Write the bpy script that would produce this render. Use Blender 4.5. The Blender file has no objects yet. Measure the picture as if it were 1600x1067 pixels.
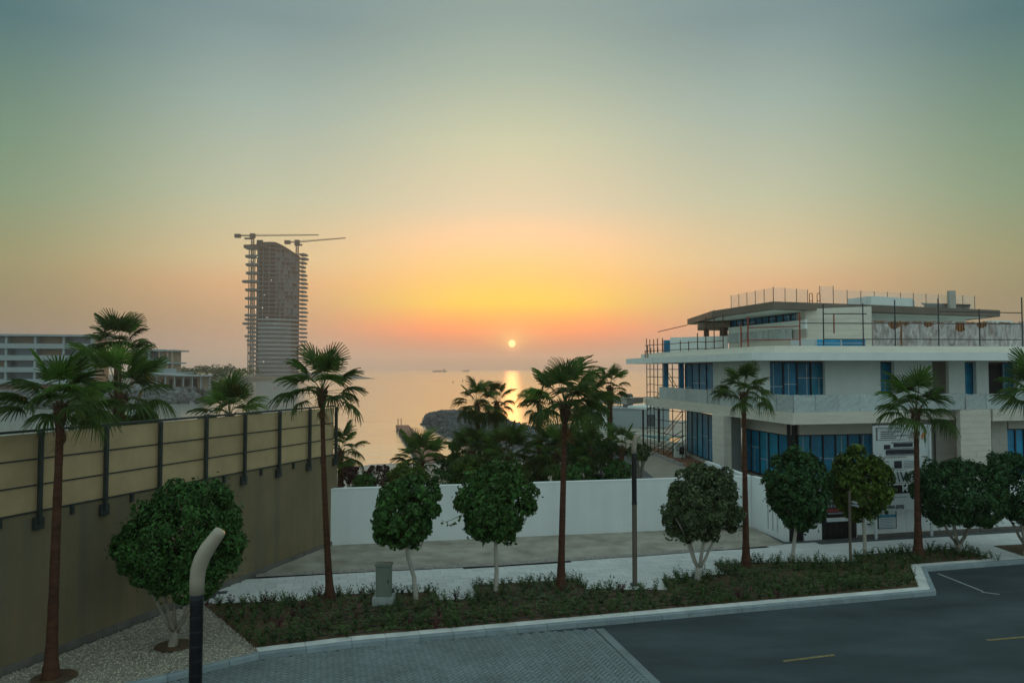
import bpy, bmesh, math, random
import numpy as np
from mathutils import Vector, Matrix, Euler
random.seed(7); rng = np.random.default_rng(7)
R = math.radians
S = bpy.context.scene
COL = S.collection

# ------------------------------------------------------------------ camera, sky, sun, exposure
H, F, PITCH = 7.5, 1150.0, math.atan(43.5/1150.0)
cd = bpy.data.cameras.new('camera'); cam = bpy.data.objects.new('camera', cd); COL.objects.link(cam)
cam.location = (0, 0, H); cam.rotation_euler = (R(90)+PITCH, 0, 0)
cd.sensor_width = 36; cd.lens = F/1600*36; cd.clip_start = 0.1; cd.clip_end = 20000
S.camera = cam

SUN_EL = math.radians(2.0)
def srgb(r, g, b):
    f = lambda c: ((c/255)/12.92 if c/255 <= 0.04045 else ((c/255+0.055)/1.055)**2.4)
    return (f(r), f(g), f(b), 1)

w = bpy.data.worlds.new('World'); S.world = w; w.use_nodes = True
nt = w.node_tree; nt.nodes.clear()
def N(t, **k):
    n = nt.nodes.new(t)
    for a, b in k.items(): setattr(n, a, b)
    return n
def M(op, a, b=None, c=None):
    n = N('ShaderNodeMath', operation=op)
    for i, v in enumerate((a, b, c)):
        if v is None: continue
        if isinstance(v, (int, float)): n.inputs[i].default_value = v
        else: nt.links.new(v, n.inputs[i])
    return n.outputs[0]
def ramp(fac, stops):
    n = N('ShaderNodeValToRGB'); e = n.color_ramp.elements
    while len(e) < len(stops): e.new(0.5)
    for el, (p, c) in zip(e, stops): el.position = p; el.color = c
    nt.links.new(fac, n.inputs[0]); return n.outputs[0]
def mix(f, a, b, mode='MIX'):
    n = N('ShaderNodeMix', data_type='RGBA', blend_type=mode)
    if isinstance(f, (int, float)): n.inputs[0].default_value = f
    else: nt.links.new(f, n.inputs[0])
    for v, i in ((a, 6), (b, 7)):
        if isinstance(v, tuple): n.inputs[i].default_value = v
        else: nt.links.new(v, n.inputs[i])
    return n.outputs[2]
tc = N('ShaderNodeTexCoord'); sp = N('ShaderNodeSeparateXYZ'); nt.links.new(tc.outputs['Generated'], sp.inputs[0])
X, Y, Z = sp.outputs
el = M('MULTIPLY', M('ARCSINE', Z), 180/math.pi)             # degrees above the horizon
az = M('ABSOLUTE', M('MULTIPLY', M('ARCTAN2', X, Y), 180/math.pi))   # degrees away from the sun
t = M('DIVIDE', M('MAXIMUM', el, 0.0), 60.0)
e = lambda d: d/60.0
TOWARD = [(0.45, 0.02, 0.02, 0.02), (1.3, 0.391, 0.02, 0.02), (3.1, 1.443, 0.233, 0.02), (5.1, 1.0, 0.695, 0.02), (7.2, 0.98, 0.593, 0.157), (9.8, 0.98, 0.608, 0.339), (12.4, 0.672, 0.593, 0.418), (17.4, 0.528, 0.578, 0.398), (22.2, 0.339, 0.445, 0.362), (26.4, 0.243, 0.344, 0.321), (40, 0.31, 0.41, 0.41), (60, 0.39, 0.52, 0.53)]
ASIDE = [(0.5, 0.141, 0.064, 0.171), (3.1, 0.281, 0.19, 0.088), (7.0, 0.298, 0.284, 0.127), (11.2, 0.199, 0.296, 0.174), (15.2, 0.143, 0.256, 0.17), (22.2, 0.053, 0.148, 0.164), (40, 0.23, 0.35, 0.37), (60, 0.39, 0.52, 0.53)]
MID = [(0.8, 0.554, 0.329, 0.258), (3.55, 0.576, 0.358, 0.196), (6.3, 0.756, 0.443, 0.226), (8.1, 0.711, 0.549, 0.301), (12.6, 0.49, 0.531, 0.37), (19, 0.316, 0.426, 0.373), (24.8, 0.175, 0.275, 0.285), (40, 0.27, 0.38, 0.39), (60, 0.39, 0.52, 0.53)]
toward = ramp(t, [(e(d), (r_, g_, b_, 1)) for d, r_, g_, b_ in TOWARD])
midway = ramp(t, [(e(d), (r_, g_, b_, 1)) for d, r_, g_, b_ in MID])
aside = ramp(t, [(e(d), (r_, g_, b_, 1)) for d, r_, g_, b_ in ASIDE])
behind = ramp(t, [(0, srgb(184,198,196)), (e(12), srgb(190,210,208)), (e(30), srgb(182,206,206)), (1, srgb(168,190,192))])  # unseen sky behind camera brightened to light the foreground, like the overhead stops above
def mapr(v, a, b):
    n = N('ShaderNodeMapRange', interpolation_type='SMOOTHSTEP'); nt.links.new(v, n.inputs[0]); n.inputs[1].default_value = a; n.inputs[2].default_value = b
    return n.outputs[0]
c = mix(mapr(az, 0, 19), toward, midway)
c = mix(mapr(az, 18, 37), c, aside)
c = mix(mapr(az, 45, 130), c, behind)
# warm aureole around the sun, low haze bank under it, and the disc itself
sd = N('ShaderNodeVectorMath', operation='DOT_PRODUCT'); nt.links.new(tc.outputs['Generated'], sd.inputs[0])
sd.inputs[1].default_value = (0, math.cos(SUN_EL), math.sin(SUN_EL))
ang = M('MULTIPLY', M('ARCCOSINE', M('MINIMUM', sd.outputs['Value'], 1.0)), 180/math.pi)
glow = M('MULTIPLY', M('EXPONENT', M('MULTIPLY', ang, -0.5)), mapr(el, 0.6, 2.6))
c = mix(M('MULTIPLY', glow, 1.0), c, (1.0, 0.52, 0.10, 1))
g2 = M('EXPONENT', M('MULTIPLY', ang, -3.0))
c = mix(g2, c, (2.2, 1.1, 0.3, 1))
disc = M('LESS_THAN', ang, 0.27)
c = mix(disc, c, (10.0, 6.2, 2.2, 1))
sky = N('ShaderNodeTexSky', sky_type='NISHITA'); sky.sun_disc = False; sky.sun_elevation = SUN_EL; sky.sun_rotation = 0; sky.dust_density = 6
b1 = N('ShaderNodeBackground'); b1.inputs[1].default_value = 0.02; nt.links.new(sky.outputs[0], b1.inputs[0])
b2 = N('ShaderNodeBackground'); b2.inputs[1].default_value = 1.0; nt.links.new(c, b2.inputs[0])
ad = N('ShaderNodeAddShader'); nt.links.new(b1.outputs[0], ad.inputs[0]); nt.links.new(b2.outputs[0], ad.inputs[1])
wo = N('ShaderNodeOutputWorld'); nt.links.new(ad.outputs[0], wo.inputs[0])

ld = bpy.data.lights.new('sun', 'SUN'); ld.energy = 0.8; ld.angle = R(0.53); ld.color = (1.0, 0.36, 0.10)
sun = bpy.data.objects.new('sun', ld); COL.objects.link(sun); sun.rotation_euler = (R(90)-SUN_EL+0, 0, R(180)); sun.location = (0, 100, 60)
# a sun lamp shines along its -Z: turned so that it travels from +Y towards the camera, slightly downwards
sun.rotation_euler = Vector((0, math.cos(SUN_EL), math.sin(SUN_EL))).to_track_quat('Z', 'Y').to_euler()
vs = S.view_settings; S.display_settings.display_device = 'sRGB'
vs.view_transform = 'Standard'; vs.look = 'None'; vs.gamma = 1; vs.exposure = 0; vs.use_curve_mapping = False
cy = S.cycles; cy.use_denoising = True; cy.max_bounces = 6; cy.diffuse_bounces = 3; cy.glossy_bounces = 3; cy.transmission_bounces = 6; cy.transparent_max_bounces = 10
cy.volume_bounces = 1; cy.sample_clamp_indirect = 4; cy.sample_clamp_direct = 2.2; cy.caustics_reflective = False; cy.caustics_refractive = False; cy.use_adaptive_sampling = True

# ------------------------------------------------------------------ measuring helpers
cp, sp_ = math.cos(PITCH), math.sin(PITCH)
def ray(px, py):
    u, v = (px-800)/F, (533.5-py)/F
    return Vector((u, cp - v*sp_, sp_ + v*cp))
def G(px, py, z=0.0):
    d = ray(px, py); k = (z-H)/d.z
    return Vector((0, 0, H)) + d*k
def D(px, py, y):
    d = ray(px, py); return Vector((0, 0, H)) + d*(y/d.y)
def PX(px, y, z):                 # point at picture column px, distance y, height z
    r = (y*cp + (z-H)*sp_)        # camera depth
    return Vector(((px-800)/F*r, y, z))
def zof(py, y): return D(800, py, y).z

# ------------------------------------------------------------------ materials
def mat(name, base, rough=0.8, var=0.12, scale=3.0, bump=0.0, bscale=40.0, metal=0.0, spec=0.3, streak=0.0, streak_col=(0.1,0.09,0.07), stretch=None, tint=None, island=0.0, trans=0.0, alpha=1.0, coords='pos', emit=None, objrand=0.0):
    m = bpy.data.materials.new(name); m.use_nodes = True
    t = m.node_tree; n = t.nodes; L = t.links; b = n['Principled BSDF']
    b.inputs['Roughness'].default_value = rough; b.inputs['Metallic'].default_value = metal
    b.inputs['Specular IOR Level'].default_value = spec
    if alpha < 1: b.inputs['Alpha'].default_value = alpha
    geo = n.new('ShaderNodeNewGeometry'); src = geo.outputs['Position']
    if coords == 'obj':
        tcx = n.new('ShaderNodeTexCoord'); src = tcx.outputs['Object']
    if stretch:
        mp = n.new('ShaderNodeMapping'); mp.inputs['Scale'].default_value = stretch; L.new(src, mp.inputs[0]); vsrc = mp.outputs[0]
    else: vsrc = src
    nz = n.new('ShaderNodeTexNoise'); nz.inputs['Scale'].default_value = scale; nz.inputs['Detail'].default_value = 6; nz.inputs['Roughness'].default_value = 0.6
    L.new(vsrc, nz.inputs['Vector'])
    cr = n.new('ShaderNodeValToRGB'); lo = [max(0, c*(1-var)) for c in base]; hi = [min(1, c*(1+var)) for c in base]
    if tint: hi = list(tint)
    cr.color_ramp.elements[0].position = 0.32; cr.color_ramp.elements[1].position = 0.68
    cr.color_ramp.elements[0].color = (*lo, 1); cr.color_ramp.elements[1].color = (*hi, 1)
    L.new(nz.outputs['Fac'], cr.inputs[0]); out = cr.outputs[0]
    def mult(o, fac_out, amt):
        mr = n.new('ShaderNodeMapRange'); mr.inputs[3].default_value = 1-amt; mr.inputs[4].default_value = 1+amt; L.new(fac_out, mr.inputs[0])
        mx = n.new('ShaderNodeVectorMath'); mx.operation = 'SCALE'; L.new(o, mx.inputs[0]); L.new(mr.outputs[0], mx.inputs['Scale']); return mx.outputs[0]
    if island: out = mult(out, geo.outputs['Random Per Island'], island)
    if objrand:
        oi = n.new('ShaderNodeObjectInfo'); out = mult(out, oi.outputs['Random'], objrand)
    if streak:
        mp2 = n.new('ShaderNodeMapping'); mp2.inputs['Scale'].default_value = (1.6, 1.6, 0.09); L.new(src, mp2.inputs[0])
        n2 = n.new('ShaderNodeTexNoise'); n2.inputs['Scale'].default_value = 1.2; n2.inputs['Detail'].default_value = 5; L.new(mp2.outputs[0], n2.inputs['Vector'])
        mr = n.new('ShaderNodeMapRange'); mr.inputs[1].default_value = 0.42; mr.inputs[2].default_value = 0.75; mr.inputs[4].default_value = streak; L.new(n2.outputs['Fac'], mr.inputs[0])
        mx = n.new('ShaderNodeMix'); mx.data_type = 'RGBA'; L.new(mr.outputs[0], mx.inputs[0]); L.new(out, mx.inputs[6]); mx.inputs[7].default_value = (*streak_col, 1); out = mx.outputs[2]
    L.new(out, b.inputs['Base Color'])
    if bump:
        nb = n.new('ShaderNodeTexNoise'); nb.inputs['Scale'].default_value = bscale; nb.inputs['Detail'].default_value = 4; L.new(vsrc, nb.inputs['Vector'])
        bp = n.new('ShaderNodeBump'); bp.inputs['Strength'].default_value = bump; bp.inputs['Distance'].default_value = 0.02; L.new(nb.outputs['Fac'], bp.inputs['Height']); L.new(bp.outputs[0], b.inputs['Normal'])
    if trans:
        tr = n.new('ShaderNodeBsdfTranslucent'); L.new(out, tr.inputs[0]); ms = n.new('ShaderNodeMixShader'); ms.inputs[0].default_value = trans
        L.new(b.outputs[0], ms.inputs[1]); L.new(tr.outputs[0], ms.inputs[2]); L.new(ms.outputs[0], n['Material Output'].inputs[0])
    if emit:
        b.inputs['Emission Color'].default_value = (*emit[0], 1); b.inputs['Emission Strength'].default_value = emit[1]
    return m
m_asphalt = mat('asphalt', (.050,.068,.076), .82, .38, .35, .5, 90, stretch=(.6,1.6,1))
m_paver = mat('grey_pavers', (.19,.23,.235), .85, .2, .5, .3, 60, island=.10)
m_joint = mat('dark_joint_sand', (.08,.085,.085), .95, .2, 3)
m_kerb = mat('kerb_concrete', (.25,.31,.33), .8, .14, 2.5, .3, 40, objrand=.10)
m_kerbtop = mat('pale_edging_concrete', (.66,.68,.65), .8, .12, 2, .2, 40, objrand=.08)
m_slab = mat('pale_paving_stone', (.62,.64,.62), .75, .07, 1.2, .15, 50, objrand=.07, island=.05)
m_sand = mat('dirty_sand', (.31,.29,.23), .95, .22, .9, .8, 20, tint=(.45,.42,.35))
m_grit = mat('grit_strip', (.30,.28,.25), .95, .35, 9, .9, 30)
m_soil = mat('brown_bed_soil', (.115,.075,.042), .97, .35, 1.6, 1.0, 22)
m_gravel = mat('white_pebbles', (.40,.37,.29), .8, .1, 5, island=.45)
m_gravelbed = mat('gravel_bed_base', (.30,.28,.23), .95, .3, 6, .8, 30)
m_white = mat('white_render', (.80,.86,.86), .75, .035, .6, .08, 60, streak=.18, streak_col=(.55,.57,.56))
m_beigewall = mat('weathered_beige_render', (.22,.175,.10), .88, .10, .7, .2, 30, streak=.65, streak_col=(.12,.115,.09))
m_footing = mat('dark_wall_footing', (.16,.15,.13), .9, .2, 2, .3)
m_screen = mat('tan_screen_sheet', (.50,.37,.20), .55, .12, 1.2, .1, 30, streak=.4, streak_col=(.38,.28,.17), spec=.4, objrand=.05)
m_dkmetal = mat('dark_green_metal', (.028,.038,.036), .5, .2, 4, spec=.5)
m_stone = mat('beige_stone_cladding', (.68,.66,.57), .8, .07, 1.0, .1, 40, stretch=(1,1,4))
m_stone2 = mat('grey_stone_cladding', (.44,.44,.39), .8, .07, 1.0, .1, 40, stretch=(1,1,4))
m_vwhite = mat('villa_white_render', (.74,.82,.79), .75, .05, .8, streak=.15, streak_col=(.45,.48,.48))
m_brown = mat('brown_soffit_fascia', (.17,.145,.115), .7, .12, 1.0)
m_blue = mat('blue_protective_film', (.004,.205,.385), .42, .30, 1.6, .6, 5, spec=.5, objrand=.22)
m_blue2 = mat('pale_blue_film', (.015,.28,.45), .4, .2, 1.6, .5, 5, spec=.5, objrand=.15)
m_frame = mat('dark_window_frame', (.03,.035,.04), .5, .1)
m_tape = mat('white_tape', (.55,.62,.66), .6, .1)
m_plastic = mat('plastic_sheeting', (.62,.62,.62), .28, .2, 2.5, 1.2, 4, spec=.5, trans=.0, alpha=.55, stretch=(1,1,.35))
m_plastic2 = mat('balustrade_wrap', (.44,.52,.52), .4, .05, .6, .08, 2, spec=.45, stretch=(1,1,.35), objrand=.12)
m_timber = mat('timber_batten', (.27,.125,.055), .8, .25, 6, stretch=(1,1,.2), objrand=.2)
m_redpole = mat('red_oxide_pole', (.25,.05,.03), .6, .2, 6)
m_darkpole = mat('dark_scaffold_tube', (.045,.05,.052), .5, .2, 6, metal=.3)
m_rustpole = mat('rusty_scaffold_tube', (.12,.055,.04), .7, .3, 6)
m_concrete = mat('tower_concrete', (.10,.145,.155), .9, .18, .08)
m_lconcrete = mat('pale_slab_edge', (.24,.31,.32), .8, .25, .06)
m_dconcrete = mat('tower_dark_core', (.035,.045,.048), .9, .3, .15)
m_tglass = mat('tower_glazing', (.06,.09,.105), .3, .2, .1, spec=.6)
m_crane = mat('crane_steel', (.06,.06,.06), .6, .1)
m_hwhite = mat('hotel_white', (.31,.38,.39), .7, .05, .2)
m_hglass = mat('hotel_glass', (.10,.17,.21), .2, .25, .15, spec=.6, objrand=.3)
m_hwood = mat('hotel_tan_panel', (.36,.29,.22), .7, .1, .3)
m_rock = mat('grey_rock', (.12,.13,.13), .9, .25, .8, .6, 6, objrand=.35, island=.25)
m_rock2 = mat('pale_rock', (.14,.15,.15), .9, .25, .5, .6, 6, island=.4)
m_beach = mat('beach_sand', (.42,.39,.33), .95, .1, .5, .4, 6)
m_earth = mat('bare_earth', (.24,.17,.12), .95, .25, .5, .6, 8)
m_redearth = mat('red_brown_earth', (.30,.15,.09), .95, .2, .5, .6, 8)
m_land = mat('sandy_ground', (.22,.20,.16), .95, .25, .3, .4, 5)
m_tar = mat('grey_tarpaulin', (.32,.32,.32), .4, .35, 3, 1, 6, spec=.5)
m_lane = mat('grey_lane', (.17,.18,.19), .9, .15, .6)
m_yellow = mat('worn_yellow_paint', (.22,.18,.08), .8, .35, 8)
m_line = mat('white_road_paint', (.27,.30,.30), .8, .2, 8)
m_bark = mat('palm_bark', (.085,.038,.022), .95, .35, 3, 1.0, 26, stretch=(1,1,3.2))
m_bark2 = mat('palm_boot_fibre', (.085,.05,.03), .95, .4, 10, 1.0, 30)
m_whitebark = mat('limewashed_bark', (.40,.385,.33), .9, .15, 4, .6, 14, stretch=(1,1,.5))
m_greybark = mat('grey_bark', (.27,.25,.20), .95, .3, 5, .9, 14, stretch=(1,1,.4))
m_frond = mat('palm_frond', (.070,.125,.030), .5, .35, 1.3, spec=.28, trans=.38, island=.2, objrand=.35)
m_frond2 = mat('bright_palm_frond', (.10,.20,.035), .45, .3, 1.3, spec=.4, trans=.42, island=.15, objrand=.3)
m_dead = mat('dry_frond', (.20,.115,.055), .9, .3, 2, trans=.3, objrand=.2)
m_petiole = mat('petiole', (.10,.12,.045), .6, .2, 2)
m_leafA = mat('glossy_dark_leaf', (.045,.120,.026), .55, .35, 2, spec=.22, trans=.22, island=.6)
m_leafB = mat('olive_leaf', (.080,.115,.050), .55, .3, 2, spec=.22, trans=.22, island=.6)
m_leafC = mat('yellow_green_leaf', (.055,.12,.02), .55, .5, 1.2, spec=.22, trans=.28, island=.7, tint=(.13,.20,.03))
m_leafD = mat('deep_green_leaf', (.032,.088,.026), .55, .3, 2, spec=.22, trans=.18, island=.6)
m_leafP = mat('purple_leaf', (.06,.03,.025), .6, .3, 2, trans=.2, island=.5)
m_cover = mat('groundcover_leaf', (.060,.110,.030), .55, .35, 2, trans=.25, island=.5, objrand=.3)
m_coverR = mat('red_groundcover_leaf', (.13,.03,.05), .55, .35, 2, trans=.25, island=.5)
m_polebrown = mat('bronze_pole_paint', (.12,.10,.075), .45, .1, spec=.5)
m_poleblack = mat('black_pole_sleeve', (.008,.008,.010), .28, .1, spec=.6)
m_lamphead = mat('tan_lamp_head', (.36,.32,.25), .4, .06, 2, spec=.5)
m_cabinet = mat('grey_green_cabinet', (.15,.185,.155), .55, .08, 2)
m_cabbase = mat('cabinet_concrete_base', (.33,.37,.36), .9, .15, 4, .3)
m_black = mat('black_gate_metal', (.010,.009,.009), .5, .15)
m_signwhite = mat('sign_board_white', (.62,.68,.70), .6, .04, 1)
m_signdark = mat('sign_dark_print', (.03,.035,.05), .6, .1)
m_signgrey = mat('sign_grey_print', (.25,.28,.30), .6, .2)
m_signblue = mat('sign_blue_print', (.06,.28,.42), .6, .1)
m_signred = mat('sign_red_print', (.28,.05,.05), .6, .1)
m_orange = mat('sign_orange_print', (.65,.22,.06), .6, .2)
m_clear = mat('clear_glass', (.75,.80,.78), .08, .02, 1, spec=.5, alpha=.16)
m_jetty = mat('jetty_timber', (.34,.17,.12), .85, .2, 2, objrand=.1)
m_tank = mat('tank_grey', (.10,.11,.11), .6, .1)
m_pool = mat('pool_water', (.07,.24,.22), .1, .1, .5, spec=.5)
m_hull = mat('boat_hull', (.20,.19,.18), .5, .1)
m_light = mat('work_light', (.9,.9,.8), .5, 0, emit=((1,.95,.8), 1.2))

t_ = m_plastic.node_tree; nz = t_.nodes.new('ShaderNodeTexNoise'); nz.inputs['Scale'].default_value = 2.2; nz.inputs['Detail'].default_value = 7; nz.inputs['Distortion'].default_value = 1.6
g = t_.nodes.new('ShaderNodeNewGeometry'); mp = t_.nodes.new('ShaderNodeMapping'); mp.inputs['Scale'].default_value = (1.3,1,.5); t_.links.new(g.outputs['Position'], mp.inputs[0]); t_.links.new(mp.outputs[0], nz.inputs['Vector'])
mr = t_.nodes.new('ShaderNodeMapRange'); mr.inputs[1].default_value = .38; mr.inputs[2].default_value = .62; mr.inputs[3].default_value = .38; mr.inputs[4].default_value = .80; t_.links.new(nz.outputs['Fac'], mr.inputs[0]); t_.links.new(mr.outputs[0], t_.nodes['Principled BSDF'].inputs['Alpha'])
# water
m_sea = bpy.data.materials.new('sea_water'); m_sea.use_nodes = True
t_ = m_sea.node_tree; b = t_.nodes['Principled BSDF']; b.inputs['Base Color'].default_value = (.60,.60,.54,1); b.inputs['Roughness'].default_value = .17; b.inputs['IOR'].default_value = 1.9; b.inputs['Metallic'].default_value = .5
g = t_.nodes.new('ShaderNodeNewGeometry'); prev = None
for sc_, st, di, strx in ((.07, .3, 1.0, (.25,1,1)), (.5, .35, .16, (.3,1,1)), (2.6, .3, .04, (.5,1,1))):
    mp = t_.nodes.new('ShaderNodeMapping'); mp.inputs['Scale'].default_value = strx; t_.links.new(g.outputs['Position'], mp.inputs[0])
    nz = t_.nodes.new('ShaderNodeTexNoise'); nz.inputs['Scale'].default_value = sc_; nz.inputs['Detail'].default_value = 4; t_.links.new(mp.outputs[0], nz.inputs['Vector'])
    bp = t_.nodes.new('ShaderNodeBump'); bp.inputs['Strength'].default_value = st; bp.inputs['Distance'].default_value = di; t_.links.new(nz.outputs['Fac'], bp.inputs['Height'])
    if prev: t_.links.new(prev.outputs[0], bp.inputs['Normal'])
    prev = bp
t_.links.new(prev.outputs[0], b.inputs['Normal'])

# ------------------------------------------------------------------ object helpers
ORG = {}
def setp(o, label=None, cat=None, group=None, kind=None):
    if label: o['label'] = label
    if cat: o['category'] = cat
    if group: o['group'] = group
    if kind: o['kind'] = kind
    return o
def thing(name, loc, label, cat, group=None, rz=0):
    o = bpy.data.objects.new(name, None); COL.objects.link(o); o.location = loc; o.rotation_euler.z = rz; o.empty_display_size = .2
    ORG[o.name] = Vector(loc); return setp(o, label, cat, group)
def link(name, me, m=None, parent=None, loc=None):
    if m is not None and not me.materials: me.materials.append(m)
    o = bpy.data.objects.new(name, me); COL.objects.link(o)
    if parent: o.parent = parent; ORG[o.name] = ORG[parent.name]
    else: ORG[o.name] = Vector((0,0,0))
    if loc is not None: o.location = loc
    return o
class MB:
    def __init__(s): s.v = []; s.f = []
    def add(s, vs, fs):
        n = len(s.v); s.v += [tuple(v) for v in vs]; s.f += [tuple(i+n for i in f) for f in fs]; return s
    def box(s, x0, x1, y0, y1, z0, z1):
        return s.add([(x,y,z) for z in (z0,z1) for y in (y0,y1) for x in (x0,x1)], [(0,2,3,1),(4,5,7,6),(0,1,5,4),(2,6,7,3),(0,4,6,2),(1,3,7,5)])
    def bar(s, a, b, wd, z0, z1, off=0.0, dz=0.0):
        """box standing on the plan line a-b, thickness wd to its right/back side, shifted by off; top/bottom z"""
        a, b = Vector((a[0], a[1], 0)), Vector((b[0], b[1], 0)); d = (b-a).normalized(); n = Vector((-d.y, d.x, 0))
        p = [a+n*off, b+n*off, b+n*(off+wd), a+n*(off+wd)]
        return s.add([(q.x,q.y,z0) for q in p]+[(q.x,q.y,z1) for q in p], [(3,2,1,0),(4,5,6,7),(0,1,5,4),(1,2,6,5),(2,3,7,6),(3,0,4,7)])
    def prism(s, poly, z0, z1):
        n = len(poly)
        return s.add([(p[0],p[1],z0) for p in poly]+[(p[0],p[1],z1) for p in poly], [tuple(range(n-1,-1,-1)), tuple(range(n,2*n))]+[(i,(i+1)%n,n+(i+1)%n,n+i) for i in range(n)])
    def tube(s, pts, rad, n=8, cap=True):
        pts = [Vector(p) for p in pts]; rad = [rad]*len(pts) if isinstance(rad, (int, float)) else rad
        base = len(s.v); up = None
        for i, p in enumerate(pts):
            d = (pts[min(i+1, len(pts)-1)] - pts[max(i-1, 0)]).normalized()
            if up is None: up = Vector((1,0,0)) if abs(d.x) < .8 else Vector((0,1,0))
            u = (up - d*up.dot(d)).normalized(); up = u; v = d.cross(u)
            for k in range(n):
                a = 2*math.pi*k/n; s.v.append(tuple(p + (u*math.cos(a)+v*math.sin(a))*rad[i]))
        for i in range(len(pts)-1):
            for k in range(n):
                s.f.append((base+i*n+k, base+i*n+(k+1)%n, base+(i+1)*n+(k+1)%n, base+(i+1)*n+k))
        if cap:
            s.f.append(tuple(base+k for k in range(n-1,-1,-1))); s.f.append(tuple(base+(len(pts)-1)*n+k for k in range(n)))
        return s
    def mesh(s, name, org=(0,0,0), smooth=False):
        me = bpy.data.meshes.new(name); o = Vector(org)
        me.from_pydata([tuple(Vector(v)-o) for v in s.v], [], s.f); me.update()
        if smooth: me.polygons.foreach_set('use_smooth', [True]*len(me.polygons))
        return me
    def build(s, name, m, parent=None, smooth=False, label=None):
        if parent is not None: o = link(name, s.mesh(name, ORG[parent.name], smooth), m, parent)
        else:
            vs = np.array(s.v); c = Vector(((vs[:,0].min()+vs[:,0].max())/2, (vs[:,1].min()+vs[:,1].max())/2, vs[:,2].min()))
            o = link(name, s.mesh(name, c, smooth), m); o.location = c; ORG[o.name] = c
        if label: o['label'] = label
        return o
def struct(o): o['kind'] = 'structure'; return o
def stuff(o): o['kind'] = 'stuff'; return o
def inpoly(x, y, P):
    c = False; j = len(P)-1
    for i in range(len(P)):
        if (P[i][1] > y) != (P[j][1] > y) and x < (P[j][0]-P[i][0])*(y-P[i][1])/(P[j][1]-P[i][1])+P[i][0]: c = not c
        j = i
    return c
def sheet(name, poly, z, m, thick=None):
    mb = MB()
    if thick: mb.prism(poly, z-thick, z)
    else: mb.add([(p[0],p[1],z) for p in poly], [tuple(range(len(poly)))])
    me = mb.mesh(name); bm = bmesh.new(); bm.from_mesh(me); bmesh.ops.recalc_face_normals(bm, faces=bm.faces)
    bmesh.ops.triangulate(bm, faces=[f for f in bm.faces if len(f.verts) > 4])
    if not thick:
        for f in bm.faces:
            if f.normal.z < 0: f.normal_flip()
    bm.to_mesh(me); bm.free()
    return struct(link(name, me, m))

# ------------------------------------------------------------------ plan of the street (from the kerb and wall lines)
g_ = lambda pts, z=0.0: [G(x, y, z) for x, y in pts]
kerb_px = [(180,1084),(262,1066),(310,1054),(405,1031),(550,1013),(760,994),(1160,957),(1463,930),(1447,893),(1600,881),(1760,869)]
KERB = g_(kerb_px)
WA, WB = G(0,1063), G(526,853)                     # left wall base
wd = (WB-WA).normalized(); wn = Vector((-wd.y, wd.x, 0))
WA0 = WA - wd*12
WW0, WW1 = G(513,857), G(1175,827)                 # white wall base
GATE0 = G(1226,850)
GATE_E = G(1700,824)

# terrain: one sheet from behind the camera to the beach and the sea bed, raised round the villa
def hgt(x, y):
    z = 0.0
    shore = 80 + 6*math.sin(x*.05) if x < 4 else 100
    if y > 50: z = -2.2*min(1, max(0, (y-50)/(shore-50)))**1.3
    if y > shore: z = -2.2 - (y-shore)*.12
    k = min(1, max(0, (x-8.9)/1.6))*min(1, max(0, (y-44)/4.0))
    if x > 8.9 and y > 40 and y < 96: z = z*(1-k) + .95*k
    if x < -14 and y > 45: z = min(z, -.9-(y-45)*.1)
    return max(z, -7)
xs = [-400,-120,-60,-40,-30,-24,-20]+[-18+i*1.0 for i in range(60)]+[46,56,80,130,400]; ys = [-80,-30,0,20,36]+[40+i*1.5 for i in range(52)]+[125,140,180]
mb = MB(); mb.v = [(x, y, hgt(x, y)-.02) for y in ys for x in xs]; nx = len(xs)
mb.f = [(j*nx+i, j*nx+i+1, (j+1)*nx+i+1, (j+1)*nx+i) for j in range(len(ys)-1) for i in range(nx-1)]
struct(link('ground', mb.mesh('ground', smooth=True), m_beach))
mb = MB(); mb.add([(-5200,-75,-2.2),(5200,-75,-2.2),(5200,7000,-2.2),(-5200,7000,-2.2)], [(0,1,2,3)])
# the sea is one sheet whose near edge lies under the ground
struct(link('sea', mb.mesh('sea'), m_sea))

# road (asphalt) and the paver apron
sheet('road', [(-40,-30),(60,-30),(60, KERB[-1].y+1.5), (KERB[-1].x, KERB[-1].y)]+[(p.x,p.y) for p in KERB[::-1][1:]]+[(-40, KERB[0].y-6)], 0.004, m_asphalt)
J0, J1 = G(930,983), G(1015,1067); jd = (J1-J0).normalized(); J2 = J1 + jd*4
APR = [(KERB[i].x, KERB[i].y) for i in range(0,6)] + [(J0.x,J0.y),(J2.x,J2.y),(KERB[0].x-2,J2.y-1)]
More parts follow.
